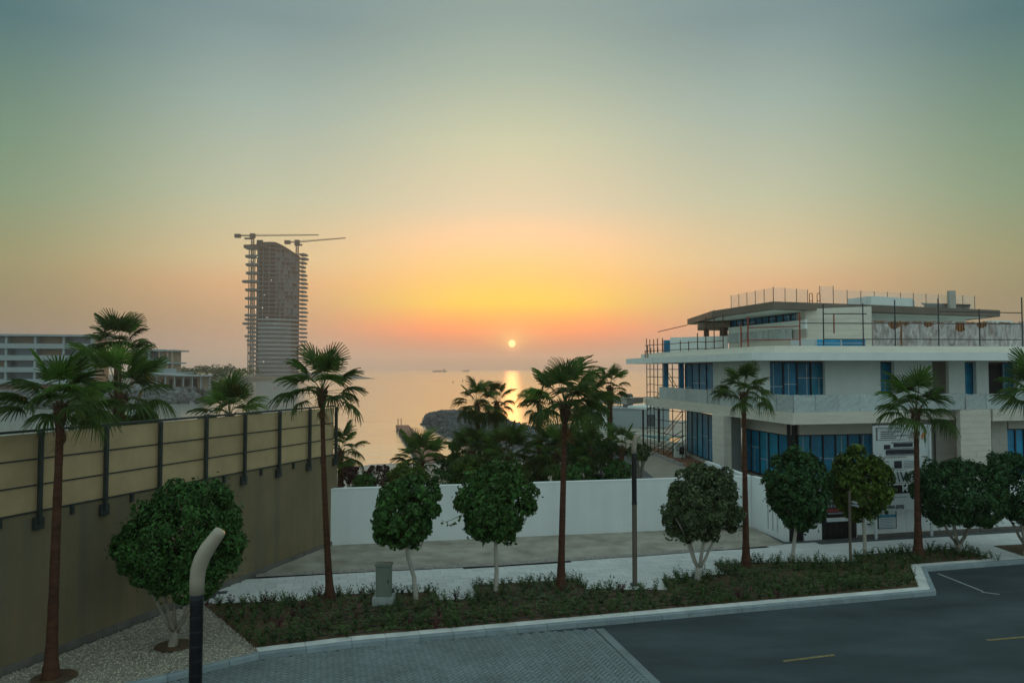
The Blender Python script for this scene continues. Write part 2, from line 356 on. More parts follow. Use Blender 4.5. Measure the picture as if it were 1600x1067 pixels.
# ------------------------------------------------------------------ herringbone pavers as real blocks
sheet('paver_joint_sand', APR, 0.010, m_joint)
def herring():
    L, Wd, h = .22, .11, .028; g = .009
    V, Fc = [], []; a = R(45)+math.atan2((KERB[7]-KERB[3]).y, (KERB[7]-KERB[3]).x); ca, sa = math.cos(a), math.sin(a)
    ox, oy = -2.0, 15.0; n = 0
    lo, hi = -62, 62
    for i in range(lo*2, hi*2):
        for j in range(-46, 46):
            # block pair of the herringbone lattice
            for hz in (0, 1):
                bx = i*Wd + (j*2)*Wd; by = i*Wd - (j*2)*Wd
                if hz == 0: x0, y0, x1, y1 = bx, by, bx+L, by+Wd
                else: x0, y0, x1, y1 = bx+L, by-Wd+0, bx+L+Wd, by+Wd
                cx, cy_ = (x0+x1)/2, (y0+y1)/2
                wx, wy = ox+cx*ca-cy_*sa, oy+cx*sa+cy_*ca
                if wy < 12.8 or wy > 24 or wx < -12 or wx > 5 or not inpoly(wx, wy, APR): continue
                if (J0.x-wx)*jd.y-(J0.y-wy)*jd.x < .0 and False: continue
                dz = rng.uniform(-.003, .003); n = len(V)
                for (x, y, z) in ((x0+g,y0+g,.008),(x1-g,y0+g,.008),(x1-g,y1-g,.008),(x0+g,y1-g,.008),(x0+2*g,y0+2*g,h+dz),(x1-2*g,y0+2*g,h+dz),(x1-2*g,y1-2*g,h+dz),(x0+2*g,y1-2*g,h+dz)):
                    V.append((ox+x*ca-y*sa, oy+x*sa+y*ca, z))
                Fc += [(n+4,n+5,n+6,n+7),(n,n+1,n+5,n+4),(n+1,n+2,n+6,n+5),(n+2,n+3,n+7,n+6),(n+3,n,n+4,n+7)]
    me = bpy.data.meshes.new('road_pavers'); me.from_pydata(V, [], Fc); me.update(); return me
stuff(setp(link('road_pavers', herring(), m_paver), 'grey concrete pavers laid in herringbone on the road apron', 'paving'))
mb = MB(); mb.bar(J0+jd*.05, J2, .24, .0, .034, off=-.0); struct(mb.build('paver_edge_strip', m_paver))
# painted lines
def ground_strip(name, a, b, wdt, z, m): mb = MB(); mb.bar(a, b, wdt, z-.002, z); return struct(mb.build(name, m))
ground_strip('centre_line_dash', G(1226,1034), G(1306,1024), .10, .010, m_yellow)
ground_strip('centre_line_dash', G(1545,1001), G(1650,992), .10, .010, m_yellow)
ground_strip('parking_line', G(1464,896), G(1534,924), .09, .010, m_line)
ground_strip('parking_line', G(1534,925.5), G(1562,929), .09, .010, m_line)

# ------------------------------------------------------------------ kerb: separate stones, with a pale edging course behind
def offset_path(P, d):
    out = []
    for i, p in enumerate(P):
        a = (P[i]-P[i-1]).normalized() if i else (P[1]-P[0]).normalized()
        b = (P[i+1]-P[i]).normalized() if i < len(P)-1 else a
        na, nb = Vector((-a.y,a.x,0)), Vector((-b.y,b.x,0)); m = (na+nb); m = m/max(.3, m.dot(na)) if m.length > 1e-4 else na
        out.append(p+m*d)
    return out
pav = sheet('pavement', [(p.x,p.y) for p in [WA0+wd*5, G(318,935), G(410,898), WB-wd*1.0, WB+wd*8]]+[(-4,48),(9.5,48),(14,38.5),(40,43)]+[(p.x,p.y) for p in offset_path(KERB,.25)[::-1]], 0.10, m_joint)
edge_root = thing('kerb', (KERB[5].x, KERB[5].y, 0), 'concrete kerb of separate stones edging the road', 'kerb'); edge_root['kind'] = 'structure'
del edge_root['category']
P0 = KERB; P1 = offset_path(KERB, .16); P2 = offset_path(KERB, .50)
for i in range(len(P0)-1):
    Ls = (P0[i+1]-P0[i]).length; n = max(1, round(Ls/.95))
    for k in range(n):
        s0, s1 = k/n, (k+1)/n; e0 = .006/Ls
        q = [P0[i].lerp(P0[i+1], s0+e0), P0[i].lerp(P0[i+1], s1-e0), P1[i].lerp(P1[i+1], s1-e0), P1[i].lerp(P1[i+1], s0+e0)]
        c_ = .018; mb = MB(); inn = [a.lerp(b, .12) for a, b in zip(q, (q[3],q[2],q[1],q[0]))]
        inn[2] = q[2]; inn[3] = q[3]
        zt = .165 + random.uniform(-.003,.003)
        mb.add([(p.x,p.y,-.05) for p in q]+[(p.x,p.y,zt-c_) for p in q]+[(p.x,p.y,zt) for p in inn],
               [(0,1,5,4),(1,2,6,5),(2,3,7,6),(3,0,4,7),(4,5,9,8),(5,6,10,9),(6,7,11,10),(7,4,8,11),(8,9,10,11)])
        mb.build('kerbstone', m_kerb, edge_root)
        if i >= 3:
            q = [P1[i].lerp(P1[i+1], s0+e0)*1, P1[i].lerp(P1[i+1], s1-e0), P2[i].lerp(P2[i+1], s1-e0), P2[i].lerp(P2[i+1], s0+e0)]
            mb = MB(); mb.prism([(p.x,p.y) for p in q], .05, .158+random.uniform(-.002,.002)); mb.build('edging_stone', m_kerbtop, edge_root)

# ------------------------------------------------------------------ pavement slabs, sand, bed, gravel
zb = .12
BED = g_([(318,944),(480,938),(492,930),(680,925),(688,938),(743,936),(744,914),(900,906),(917,921),(1043,922),(1034,905),(1132,897),(1115,881),(1225,878),(1344,879),(1331,868),(1500,857),(1562,877)], zb)
P2i = offset_path(KERB, .49)
low = [P2i[8] + (P2i[9]-P2i[8])*.72*0 for _ in (0,)]
BEDP = [(p.x,p.y) for p in BED] + [(p.x,p.y) for p in [P2i[8].lerp(P2i[9], .55), P2i[8], P2i[7], P2i[6], P2i[5], P2i[4], P2i[3]]]
BED2 = g_([(1552,853),(1760,842),(1760,868),(1625,877)], zb); BED2P = [(p.x,p.y) for p in BED2]
back_px = [(400,902),(520,896),(780,884),(1000,869),(1130,859),(1226,851),(1345,846),(1700,824)]
BACK = g_(back_px, zb)
PAVP = [(p.x,p.y) for p in BACK] + [(p.x,p.y) for p in offset_path(KERB,.52)[::-1][:4]] + BEDP[:18][::-1] 
PAVBIG = [(p.x,p.y) for p in BACK] + [(45, 30),(P2i[10].x,P2i[10].y),(P2i[9].x,P2i[9].y),(P2i[8].x,P2i[8].y)]+[(p.x,p.y) for p in g_([(900,930),(600,960),(318,946),(318,935)], zb)]
ddir = (G(1130,859)-G(520,896)).normalized(); dnor = Vector((-ddir.y, ddir.x, 0)); o0 = G(318,944)
tiles = []
for i in range(-6, 80):
    for j in range(-8, 22):
        L_, W_ = .60, .40
        c0 = o0 + ddir*((i + .5*(j % 2))*L_) + dnor*(j*W_ - 1.0); ctr = c0 + ddir*L_/2 + dnor*W_/2
        if not inpoly(ctr.x, ctr.y, PAVBIG): continue
        pts = [c0, c0+ddir*L_, c0+ddir*L_+dnor*W_, c0+dnor*W_]
        if all(inpoly(p.x,p.y,BEDP) or inpoly(p.x,p.y,BED2P) for p in pts): continue
        if ctr.x < -15 or ctr.x > 30: continue
        tiles.append((ctr.length, c0))
tiles.sort(key=lambda a: a[0])
tm = MB(); gg = .005
q = [ddir*gg+dnor*gg, ddir*(.6-gg)+dnor*gg, ddir*(.6-gg)+dnor*(.4-gg), ddir*gg+dnor*(.4-gg)]
tm.prism([(p.x,p.y) for p in q], .095, .125); tile_me = tm.mesh('paving_slab'); tile_me.materials.append(m_slab)
rest = MB()
for k, (_, c0) in enumerate(tiles):
    dz = random.uniform(-.003,.003)
    if k < 300:
        o = link('paving_slab', tile_me, None, pav); o.location = (c0.x, c0.y, dz)
    else:
        rest.prism([(p.x+c0.x,p.y+c0.y) for p in q], .095, .125+dz)
stuff(rest.build('paving_slab_course', m_slab, pav))

def rough_patch(name, poly, z, m, amp=.03, step=.25, edge=.3):
    bx = [p[0] for p in poly]; by = [p[1] for p in poly]; me = bpy.data.meshes.new(name); bm = bmesh.new()
    vs = [bm.verts.new((p[0],p[1],z)) for p in poly]; bm.faces.new(vs); bmesh.ops.triangulate(bm, faces=bm.faces[:])
    for it in range(5):
        es = [ed for ed in bm.edges if ed.calc_length() > step*2.2]
        if not es: break
        bmesh.ops.subdivide_edges(bm, edges=es, cuts=1); bmesh.ops.triangulate(bm, faces=[f for f in bm.faces if len(f.verts) > 3])
    for v in bm.verts:
        if not v.is_boundary: v.co.z += amp*(math.sin(v.co.x*3.1)*math.cos(v.co.y*2.7)*.4 + random.uniform(0,1)*.8)
    bmesh.ops.recalc_face_normals(bm, faces=bm.faces)
    for f in bm.faces:
        if f.normal.z < 0: f.normal_flip()
        f.smooth = True
    bm.to_mesh(me); bm.free(); return struct(link(name, me, m))
rough_patch('planting_bed', BEDP, .145, m_soil, .05, .22)
rough_patch('planting_bed', BED2P, .145, m_soil, .05, .3)
ww_n = Vector((-(WW1-WW0).normalized().y, (WW1-WW0).normalized().x, 0))
SAND = [(p.x,p.y) for p in BACK[:6]] + [(WW1.x, WW1.y+.1),(WW0.x-.4, WW0.y+.1)]
rough_patch('sand_strip', SAND, .135, m_sand, .03, .5)
BK2 = [G(x, y+.3, .12) for x, y in back_px[:5]]; BK3 = [G(x, y-4.5, .12) for x, y in back_px[:5]]
rough_patch('grit_strip', [(p.x,p.y) for p in BK2]+[(p.x,p.y) for p in BK3[::-1]], .150, m_grit, .02, .3)
GRV = [(p.x,p.y) for p in [WA0+wd*3, G(318,936,.12), BED[0], P2i[3], P1[3], P1[2], P1[1], P1[0]]]
rough_patch('gravel_bed', GRV, .125, m_gravelbed, .02, .4)
def pebbles():
    xs_ = [p[0] for p in GRV]; ys_ = [p[1] for p in GRV]; n = 42000
    px = rng.uniform(min(xs_), max(xs_), n); py = rng.uniform(max(12.5, min(ys_)), max(ys_), n)
    base = np.array([(1,0,0),(0,1,0),(-1,0,0),(0,-1,0),(0,0,1)], float); fs = [(0,1,4),(1,2,4),(2,3,4),(3,0,4)]
    V, Fc = [], []
    for x, y in zip(px, py):
        if not inpoly(x, y, GRV): continue
        dens = .5+.5*math.sin(x*2.2+1.7*math.sin(y*1.9))*math.cos(y*2.6)
        if (x-G(272,1008).x)**2+(y-G(272,1008).y)**2 < .3: continue
        if random.random() > .75+.25*dens: continue
        s = rng.uniform(.014,.036); a = rng.uniform(0, 6.28); ca, sa = math.cos(a), math.sin(a); k = rng.uniform(.6,1); n0 = len(V)
        for b_ in base: V.append((x+s*(b_[0]*ca-b_[1]*sa*k), y+s*(b_[0]*sa+b_[1]*ca*k), .135+b_[2]*s*.8+rng.uniform(0,.008)))
        Fc += [tuple(n0+i for i in f) for f in fs]
    me = bpy.data.meshes.new('gravel'); me.from_pydata(V, [], Fc); me.update(); return me
stuff(setp(link('gravel', pebbles(), m_gravel), 'white pebbles spread below the beige wall', 'gravel'))

# ------------------------------------------------------------------ left boundary wall and the tan screen on it
zs = 3.88; zt = 5.92
wl = thing('boundary_wall', (WA.x, WA.y, 0), 'tall weathered beige rendered wall carrying the tan screen', 'wall')
MB().bar(WA0, WB, .30, -.1, zs).build('wall_face', m_beigewall, wl)
MB().bar(WA0, WB, .36, -.1, .30, off=-.06).build('footing', m_footing, wl)
fc = thing('screen_fence', (WA.x, WA.y, zs), 'tan sheet screen with dark posts on top of the beige wall', 'fence')
def wall_t(px):                     # distance along the wall for a picture column
    k = (px-800)/F; a = WA0; # (a+wd*s): x = k*(y*cp+..)
    return (k*a.y - a.x)/(wd.x - k*wd.y)
posts = [wall_t(p) for p in (63,165,249,320.5,381,435,482,523)]
gap = posts[1]-posts[0]; pre = [posts[0]-gap*(i+1) for i in range(2)][::-1]; allp = pre+posts
for s_ in allp:
    p = WA0+wd*s_
    mb = MB(); mb.bar(p-wd*.042, p+wd*.042, .11, zs-.28, zt, off=-.16)
    post = mb.build('post', m_dkmetal, fc)
    mb = MB(); mb.bar(p-wd*.13, p+wd*.13, .10, zs-.42, zs-.12, off=-.12); mb.build('bracket', m_dkmetal, post)
for s0, s1 in zip([allp[0]-gap]+allp[:-1], allp):
    for k in range(3):
        z0 = zs+.03+(zt-zs-.06)*k/3; z1 = zs+.03+(zt-zs-.06)*(k+1)/3
        mb = MB(); mb.bar(WA0+wd*(s0+.008), WA0+wd*(s1-.008), .03, z0+.012, z1-.012, off=.02); mb.build('screen_panel', m_screen, fc)
    for k in range(1, 3):
        zz = zs+.03+(zt-zs-.06)*k/3
        mb = MB(); mb.bar(WA0+wd*(s0+.012), WA0+wd*(s1-.012), .05, zz-.018, zz+.018, off=-.005); mb.build('rail', m_dkmetal, fc)
    mid = WA0+wd*((s0+s1)/2)
    mb = MB(); mb.bar(mid-wd*.04, mid+wd*.04, .08, zs-.22, zs-.003, off=-.083); mb.build('bracket', m_dkmetal, fc)
mb = MB(); mb.bar(WA0+wd*(allp[0]-gap), WA0+wd*(allp[-1]+.05), .10, zt, zt+.06, off=-.03); mb.build('top_rail', m_dkmetal, fc)
mb = MB(); mb.bar(WA0+wd*(allp[0]-gap), WA0+wd*(allp[-1]+.05), .10, zs+.002, zs+.04, off=-.03); mb.build('bottom_rail', m_dkmetal, fc)

# ------------------------------------------------------------------ white garden wall, gates
ww = thing('garden_wall', (WW0.x, WW0.y, 0), 'long plain white rendered wall behind the sand strip', 'wall')
MB().bar(WW0-(WW1-WW0).normalized()*.25, WW1, .22, -.1, 2.44).build('wall_face', m_white, ww)
MB().bar(WW0-(WW1-WW0).normalized()*.25, WW1, .25, 2.44, 2.49, off=-.015).build('coping', m_white, ww)
wback = Vector((10.75, 40.5, 0))
MB().bar(WW1+Vector((.02,.12,0)), wback, .22, -.1, 2.50).build('wall_return', m_white, ww)
gw = thing('gate_side_wall', (WW1.x, WW1.y, 0), 'short white wall with three slots beside the black gate', 'wall')
gd = (GATE0-WW1).normalized(); Lg = (GATE0-WW1).length
# slots are real openings between piers
slot = [(.50,.54),(.64,.68),(.78,.82)]; cur = 0
for a0, b0 in slot+[(1.0,1.0)]:
    MB().bar(WW1+gd*Lg*cur+gd*.01, WW1+gd*Lg*a0, .22, -.1, 2.44, off=.0).build('wall_pier', m_white, gw); cur = b0
MB().bar(WW1+gd*Lg*.499, WW1+gd*Lg*.83, .218, 1.75, 2.44, off=.001).build('wall_head', m_white, gw)
MB().bar(WW1+gd*Lg*.499, WW1+gd*Lg*.83, .218, -.1, .35, off=.001).build('wall_sill', m_white, gw)
MB().bar(WW1+gd*Lg*.499, WW1+gd*Lg*.83, .02, .35, 1.75, off=.15).build('slot_backing', m_stone2, gw)
MB().bar(WW1+gd*.01, GATE0, .25, 2.44, 2.49, off=-.015).build('coping', m_white, gw)
fd = (G(1600,828)-GATE0).normalized()
def front_t(px): k = (px-800)/F; return (k*GATE0.y-GATE0.x)/(fd.x-k*fd.y)
def FP(px, off=0.0, z=1.5):
    n_ = Vector((-fd.y, fd.x, 0)); A = GATE0+n_*off; k = (px-800)/F
    return A+fd*((k*(A.y*cp+(z-H)*sp_)-A.x)/(fd.x-k*fd.y*cp))
def gate(pa, pb, label, sign):
    a, b_ = FP(pa), FP(pb); t_ = thing('gate', tuple(a), label, 'gate')
    n = 6
    MB().bar(a, b_, .06, .06, 2.3, off=.05).build('gate_leaf', m_black, t_)
    for k in range(n):
        p = a.lerp(b_, (k+.04)/n); q_ = a.lerp(b_, (k+.96)/n)
        MB().bar(p, q_, .02, .12, 2.26, off=.03).build('gate_plank', m_black, t_)
    return t_
gate(1228,1255, 'narrow plain black metal gate beside the slotted white wall', False)
g2_ = gate(1284,1338, 'wide black metal gate with a notice banner fixed on it', True)
pl = thing('gate_pier', tuple(FP(1256)), 'white rendered pier between the two black gates', 'wall')
MB().bar(FP(1256), FP(1283.5), .3, -.1, 2.3).build('pier_body', m_white, pl)
MB().bar(FP(1256), FP(1283.5), .33, 2.3, 2.42, off=-.015).build('pier_cap', m_white, pl)
fw = thing('front_wall', tuple(FP(1338.5)), 'white rendered villa front wall behind the hoarding and trees', 'wall')
pp = 1338.5
for pa, pb in ((1338.5,1415),(1415.6,1558),(1558.6,1700)): MB().bar(FP(pa), FP(pb), .25, -.1, 2.25).build('wall_panel', m_white, fw)
MB().bar(FP(1338.5), FP(1700), .28, 2.25, 2.31, off=-.015).build('coping', m_white, fw)
MB().bar(FP(1338.5), FP(1700), .04, .1, .22, off=-.045).build('skirting', m_footing, fw)

# flat lettering helper: text turned into a mesh in the plane of a board
def lettering(txt, p, ux, size, m, parent, off=.012, name='lettering', bold=0.0, shear=0):
    cu = bpy.data.curves.new('t', 'FONT'); cu.body = txt; cu.size = size; cu.extrude = .002; cu.offset = bold; cu.resolution_u = 2; cu.align_x = 'LEFT'
    to = bpy.data.objects.new('t', cu); COL.objects.link(to); dg = bpy.context.evaluated_depsgraph_get(); me = bpy.data.meshes.new_from_object(to.evaluated_get(dg))
    bpy.data.objects.remove(to); n_ = Vector((ux.y, -ux.x, 0)); mtx = Matrix(((ux.x, 0, n_.x, 0),(ux.y, 0, n_.y, 0),(0,1,0,0),(0,0,0,1)))
    pos = Vector(p)+n_*off-ORG[parent.name]; me.transform(Matrix.Translation(pos) @ mtx); me.materials.clear()
    return link(name, me, m, parent)
def plate(pa, pb, z0, z1, m, parent, off, th=.02, name='print_block', axis=None): 
    a, b_ = FP(pa, off, (z0+z1)/2), FP(pb, off, (z0+z1)/2); mb = MB(); mb.bar(a, b_, th, z0, z1, off=-th); return mb.build(name, m, parent)
yz = lambda py, pxx: zof(py, FP(pxx, -.35).y)
# notice banner on gate
bn = plate(1291,1326, .98, 1.95, m_black, g2_, -.005, .02, 'notice_banner')
plate(1291,1326, 1.28, 1.42, m_signred, g2_, -.026, .01); plate(1291,1318, 1.18, 1.25, m_signgrey, g2_, -.026, .01); plate(1291,1327, .86, 1.03, m_signwhite, g2_, -.026, .02, 'notice_strip')
lettering('SALES ENQUIRIES', tuple(FP(1296.5)+Vector((0,0,.91))), fd, .09, m_signdark, g2_, .04) if False else None
for i in range(7):
    for j in range(2): plate(1292.5+i*5, 1295.6+i*5, 1.47+j*.2, 1.62+j*.2, m_signgrey, g2_, -.026, .01, 'pictogram')
# big hoarding
hb = thing('hoarding', tuple(FP(1410,-.4)), 'tall white project hoarding of stacked boards above the front wall', 'sign')
HO = -.35
def hplate(pa, pb, ya, yb, m, o=0.0, th=.03, name='board'):
    if 0 < o < .02: o += .028
    return plate(pa, pb, yz(yb,1410), yz(ya,1410), m, hb, HO-o, th, name)
for pxp in (1366.5,1453): hplate(pxp-1.6, pxp+1.6, 664, 840, m_signwhite, .04, .07, 'frame_post')
hplate(1366.5,1454, 664, 666.8, m_signwhite, .041, .072, 'frame_rail')
for ya, yb, a, b_ in ((668,686,1371,1451),(687.5,713,1368,1452),(715,733,1372,1452),(734.5,754,1372,1452),(757,770,1372,1452),(771.5,775,1374,1452),(777,797,1360,1452)):
    hplate(a, b_, ya, yb, m_black if (ya == 757) else m_signwhite)
for k, (a, b_) in enumerate(((1376,1408),(1376,1396),(1376,1418),(1376,1400))): hplate(a, b_, 673.2+k*3.2, 674.4+k*3.2, m_signdark, .005, .012, 'print_line')
for k in range(2): hplate(1418,1434, 679.6+k*3.2, 680.8+k*3.2, m_signgrey, .005, .012, 'print_line')
a, b_ = FP(1439), FP(1449)
zz = lambda py: yz(py,1410)
mb = MB(); q_ = [FP(1439.5,HO-.045,4.6), FP(1444,HO-.045,4.6), FP(1448,HO-.045,4.6), FP(1445,HO-.045,4.6)]
pts = [(q_[0],685),(q_[1],684),(q_[2],678),(q_[3],673),(q_[1],675),(q_[0],680)]
mb.add([(p.x,p.y,zz(y)) for p, y in pts]+[(p.x,p.y+.008,zz(y)) for p, y in pts], [(5,4,3,2,1,0),(6,7,8,9,10,11)]+[(i,(i+1)%6,6+(i+1)%6,6+i) for i in range(6)]); mb.build('logo', m_orange, hb)
# villa picture printed on the second board
for a, b_, ya, yb, m in ((1392,1428,690,692.2,m_signgrey),(1396,1426,692.2,698,m_signdark),(1390,1432,699.5,701.5,m_signgrey),(1384,1432,702,709,m_signdark),(1381,1391,694,701,m_signdark),(1384,1434,709,711.5,m_signgrey)): hplate(a, b_, ya, yb, m, .005, .012, 'printed_picture')
hplate(1397,1409, 719.5, 731, m_signdark, .005, .012, 'logo'); hplate(1400.5,1407, 725, 730, m_signwhite, .009, .006, 'logo')
for k in range(5): hplate(1412,1436, 720+k*2.4, 720.8+k*2.4, m_signgrey, .005, .012, 'print_line')
lettering('\\W', tuple(FP(1400.5,HO-.03,2.7)+Vector((0,0,zz(752)))), fd, .62, m_signdark, hb, .03, bold=.006)
lettering('M', tuple(FP(1408.5,HO-.03,2.2)+Vector((0,0,zz(767.5)))), fd, .42, m_signwhite, hb, .03, bold=.008)
lettering('-4-00A (332)', tuple(FP(1380,HO-.03,1.5)+Vector((0,0,zz(793)))), fd, .20, m_signdark, hb, .03, bold=.008)
# permit notice board on the wall
nb = thing('notice_board', tuple(FP(1385,-.2)), 'small framed permit notice board hung low on the white wall', 'sign')
def nplate(pa, pb, ya, yb, m, o=0., th=.03, name='board'):
    if 0 < o < .02: o += .05
    a, b_ = FP(pa,-.06-o), FP(pb,-.06-o); mb = MB(); mb.bar(a, b_, th, zof(yb,FP(1385).y), zof(ya,FP(1385).y), off=0); return mb.build(name, m, nb)
nplate(1371.5,1400.5, 796,825, m_dkmetal, 0, .055, 'frame'); nplate(1373,1399, 797.5,823.5, m_signwhite, .006, .006); nplate(1373,1399, 803,807.5, m_signblue, .009, .006, 'print_band')
nplate(1382,1388,798,802.5, m_signdark, .009, .006, 'logo')
for k in range(6): nplate(1374,1398-2*(k%2), 809.5+k*2.3, 810.4+k*2.3, m_signblue if k%2 else m_signgrey, .009, .006, 'print_line')
wm = thing('intercom', tuple(FP(1361,-.2)), 'narrow white pipe and bracket on the wall left of the notice board', 'utility pipe')
mb = MB(); p = FP(1362,-.08); mb.tube([(p.x,p.y,zof(824,p.y)),(p.x,p.y,zof(803,p.y))], .045, 8); mb.build('pipe', m_signwhite, wm)
p = FP(1355,-.06); q_ = FP(1365,-.06); MB().bar(p, q_, .03, zof(820,p.y), zof(818,p.y), off=0).build('bracket', m_dkmetal, wm)
wm.name = 'wall_pipe'

# ------------------------------------------------------------------ villa under construction
P = PX
def px_of(x, y, z=5): return 800+F*x/(y*cp+(z-H)*sp_)
V0 = (19, 45, .9)
vl = thing('villa', V0, 'unfinished three storey white villa wrapped in blue film and plastic behind the trees', 'villa')
def wallseg(px0, y0, px1, y1, z0, z1, name, m, th=.25, off=0): a, b_ = P(px0,y0,z0), P(px1,y1,z0); return MB().bar(a, b_, th, z0, z1, off=off).build(name, m, vl)
def cladding(px0, y0, px1, y1, z0, z1, m, rows, base='wall', brick=1.2):
    """a stone-clad wall: backing plus separate cladding courses with recessed joints"""
    wallseg(px0, y0, px1, y1, z0, z1, base, m, .25, .03)
    a, b_ = P(px0,y0,z0), P(px1,y1,z0); L = (b_-a).xy.length; hgt_ = (z1-z0)/rows
    nb_ = max(1, round(L/brick))
    for r in range(rows):
        mb = MB(); sft = .5*(r%2)
        cuts = sorted(set([0.0]+[(k+sft)/nb_ for k in range(nb_+1) if 0 < (k+sft)/nb_ < 1]+[1.0]))
        for c0, c1 in zip(cuts, cuts[1:]):
            mb.bar(a.lerp(b_, c0+.004/L), a.lerp(b_, c1-.004/L), .032, z0+r*hgt_+.006, z0+(r+1)*hgt_-.006, off=-.004+random.uniform(-.002,.002))
        mb.build('cladding_course', m, vl)
def window(px0, y0, px1, y1, z0, z1, n, trans=None, m=None, m2=None, dark=()):
    a, b_ = P(px0,y0,z0), P(px1,y1,z0); L = (b_-a).xy.length
    fm = MB(); fm.bar(a, b_, .10, z1-.07, z1, off=.06); fm.bar(a, b_, .10, z0, z0+.07, off=.06)
    for k in range(n+1):
        s_ = k/n; w_ = .035/L; fm.bar(a.lerp(b_, max(0,s_-w_)), a.lerp(b_, min(1,s_+w_)), .10, z0+.07, z1-.07, off=.061)
    wi = fm.build('window', m_frame, vl)
    for k in range(n):
        s0, s1 = k/n+.04/L, (k+1)/n-.04/L
        mm = m_black if k in dark else (m or (m_blue if random.random() < .75 else m_blue2))
        mb = MB(); mb.bar(a.lerp(b_, s0), a.lerp(b_, s1), .03, z0+.072, z1-.072, off=.115+random.uniform(0,.015)); mb.build('pane', mm, wi)
        if random.random() < .75 and k not in dark:
            tb = MB(); c_ = s0+(s1-s0)*random.uniform(.15,.85); zc = z0+(z1-z0)*random.uniform(.35,.6); w_ = .018/L
            tb.bar(a.lerp(b_, c_-w_), a.lerp(b_, c_+w_), .006, z0+.1, zc if random.random() < .5 else z1-.1, off=.105)
            tb.bar(a.lerp(b_, s0), a.lerp(b_, s1), .006, zc, zc+.035, off=.1045); tb.build('tape_strip', m_tape, wi)
    return wi
# plinth and floor plates
MB().prism([(13.2,56),(13.6,45),(14.6,41.5),(15.6,39.8),(24,40.4),(38,43),(38,62),(13,62)], -.1, 1.25).build('plinth', m_stone2, vl)
BAL = [(10.3,56.7),(13.9,36.6),(20.3,38.25),(20.4,40.2),(24.2,39.9),(36,42.2),(36,62),(11,62)]
MB().prism(BAL, 4.78, 5.2).build('balcony_slab', m_stone, vl)
# fascia: courses of cladding along the balcony edge
def seg_bar(a, b_, z0, z1, name, m, th=.18, off=0.0): return MB().bar(a, b_, th, z0, z1, off=off).build(name, m, vl)
f0, f1, f2 = Vector((10.3,56.7,0)), Vector((13.9,36.6,0)), Vector((20.3,38.25,0))
for k, (z0, z1) in enumerate(((4.76,4.955),(4.96,5.155),(5.16,5.35))):
    seg_bar(f0, f1-Vector((0,0,0)), z0, z1, 'fascia_course', m_stone, .2, -.02); seg_bar(f1+Vector((-.0,-.0,0)), f2, z0, z1, 'fascia_course', m_stone, .2, -.02)
seg_bar(Vector((10.1,56.8,0)), Vector((7.8,58.6,0)), 4.9, 5.35, 'terrace_slab_edge', m_stone2, 2.5, 0)
# balustrade panels wrapped in plastic
def panels(a, b_, z0, z1, n, m, name='balustrade_panel', off=.06, wave=.03, th=.03, fine=10):
    for k in range(n):
        p, q_ = a.lerp(b_, (k+.012)/n), a.lerp(b_, (k+.988)/n); d = (q_-p); nn = Vector((-d.y, d.x, 0)).normalized()
        mb = MB(); nu, nv = fine, 6; ph = random.uniform(0,9)
        for side in (0, 1):
            base_ = len(mb.v)
            for j in range(nv+1):
                for i in range(nu+1):
                    u, v = i/nu, j/nv; dd = off+side*th + (wave*(math.sin(u*9+ph)*.4+random.uniform(-.5,.5)) if not side else 0)
                    zt_ = z0+(z1-z0)*v + (random.uniform(-.03,.02) if j == nv and wave else 0)
                    c_ = p+d*u+nn*dd; mb.v.append((c_.x, c_.y, zt_))
            for j in range(nv):
                for i in range(nu):
                    q4 = (base_+j*(nu+1)+i, base_+j*(nu+1)+i+1, base_+(j+1)*(nu+1)+i+1, base_+(j+1)*(nu+1)+i)
                    mb.f.append(q4 if not side else q4[::-1])
        mb.build(name, m, vl, smooth=False)
panels(Vector((10.75,54.2,0)), f1, 5.36, 6.22, 11, m_plastic2)
panels(f1+(f2-f1)*.01, Vector((24.2,39.35,0)), 5.36, 6.22, 8, m_plastic2)
panels(Vector((24.25,39.37,0)), Vector((32,41.2,0)), 5.36, 6.18, 6, m_plastic2)
# ground floor, left side facing the sea path
window(1072,55.7,1114,49.0, 1.3, 4.45, 5)
wallseg(1114.5,48.8,1116,45.2, 1.2, 4.77, 'wall', m_stone)
cladding(1114,45.2,1137,43.4, -.2, 4.76, m_stone, 14)
wallseg(1137,43.4,1159,44.6, -.2, 4.76, 'reveal_wall', m_stone2, .2)
wallseg(1158,45.5,1230,40.3, 3.92, 4.77, 'lintel', m_stone)
window(1159,45.5,1230,40.3, 1.35, 3.92, 5)
MB().prism([(P(1231,40.2,0).x,40.2),(P(1249,40.6,0).x,40.6),(P(1249,42,0).x,42),(P(1231,42,0).x,42)], 1.2, 4.77).build('corner_column', m_frame, vl)
wallseg(1249,40.4,1366,41.3, 3.92, 4.77, 'lintel', m_stone)
window(1249,40.4,1366,41.3, 1.3, 3.92, 6, dark=())
cladding(1366.5,41.2,1418,41.4, .9, 4.77, m_stone2, 12)
cladding(1418,38.9,1441,39.1, .9, 5.35, m_stone, 13)
cladding(1441.5,41.0,1503,40.9, .9, 5.35, m_stone2, 14)
MB().prism([(P(1462,40.8,0).x,40.8),(P(1464,40.8,0).x,40.8),(P(1464,40.9,0).x,40.88),(P(1462,40.9,0).x,40.88)], .9, 5.1).build('downpipe', m_frame, vl)
cladding(1503,39.4,1551,39.7, .9, 5.35, m_stone, 14)
cladding(1551.5,39.7,1720,41.2, 4.72, 5.35, m_stone, 2)
cladding(1551.5,41.0,1576,41.1, .9, 4.72, m_stone2, 11)
window(1576.5,41.1,1604,41.3, .95, 4.2, 2); wallseg(1576,41.1,1720,42, 4.2, 4.72, 'lintel', m_stone2)
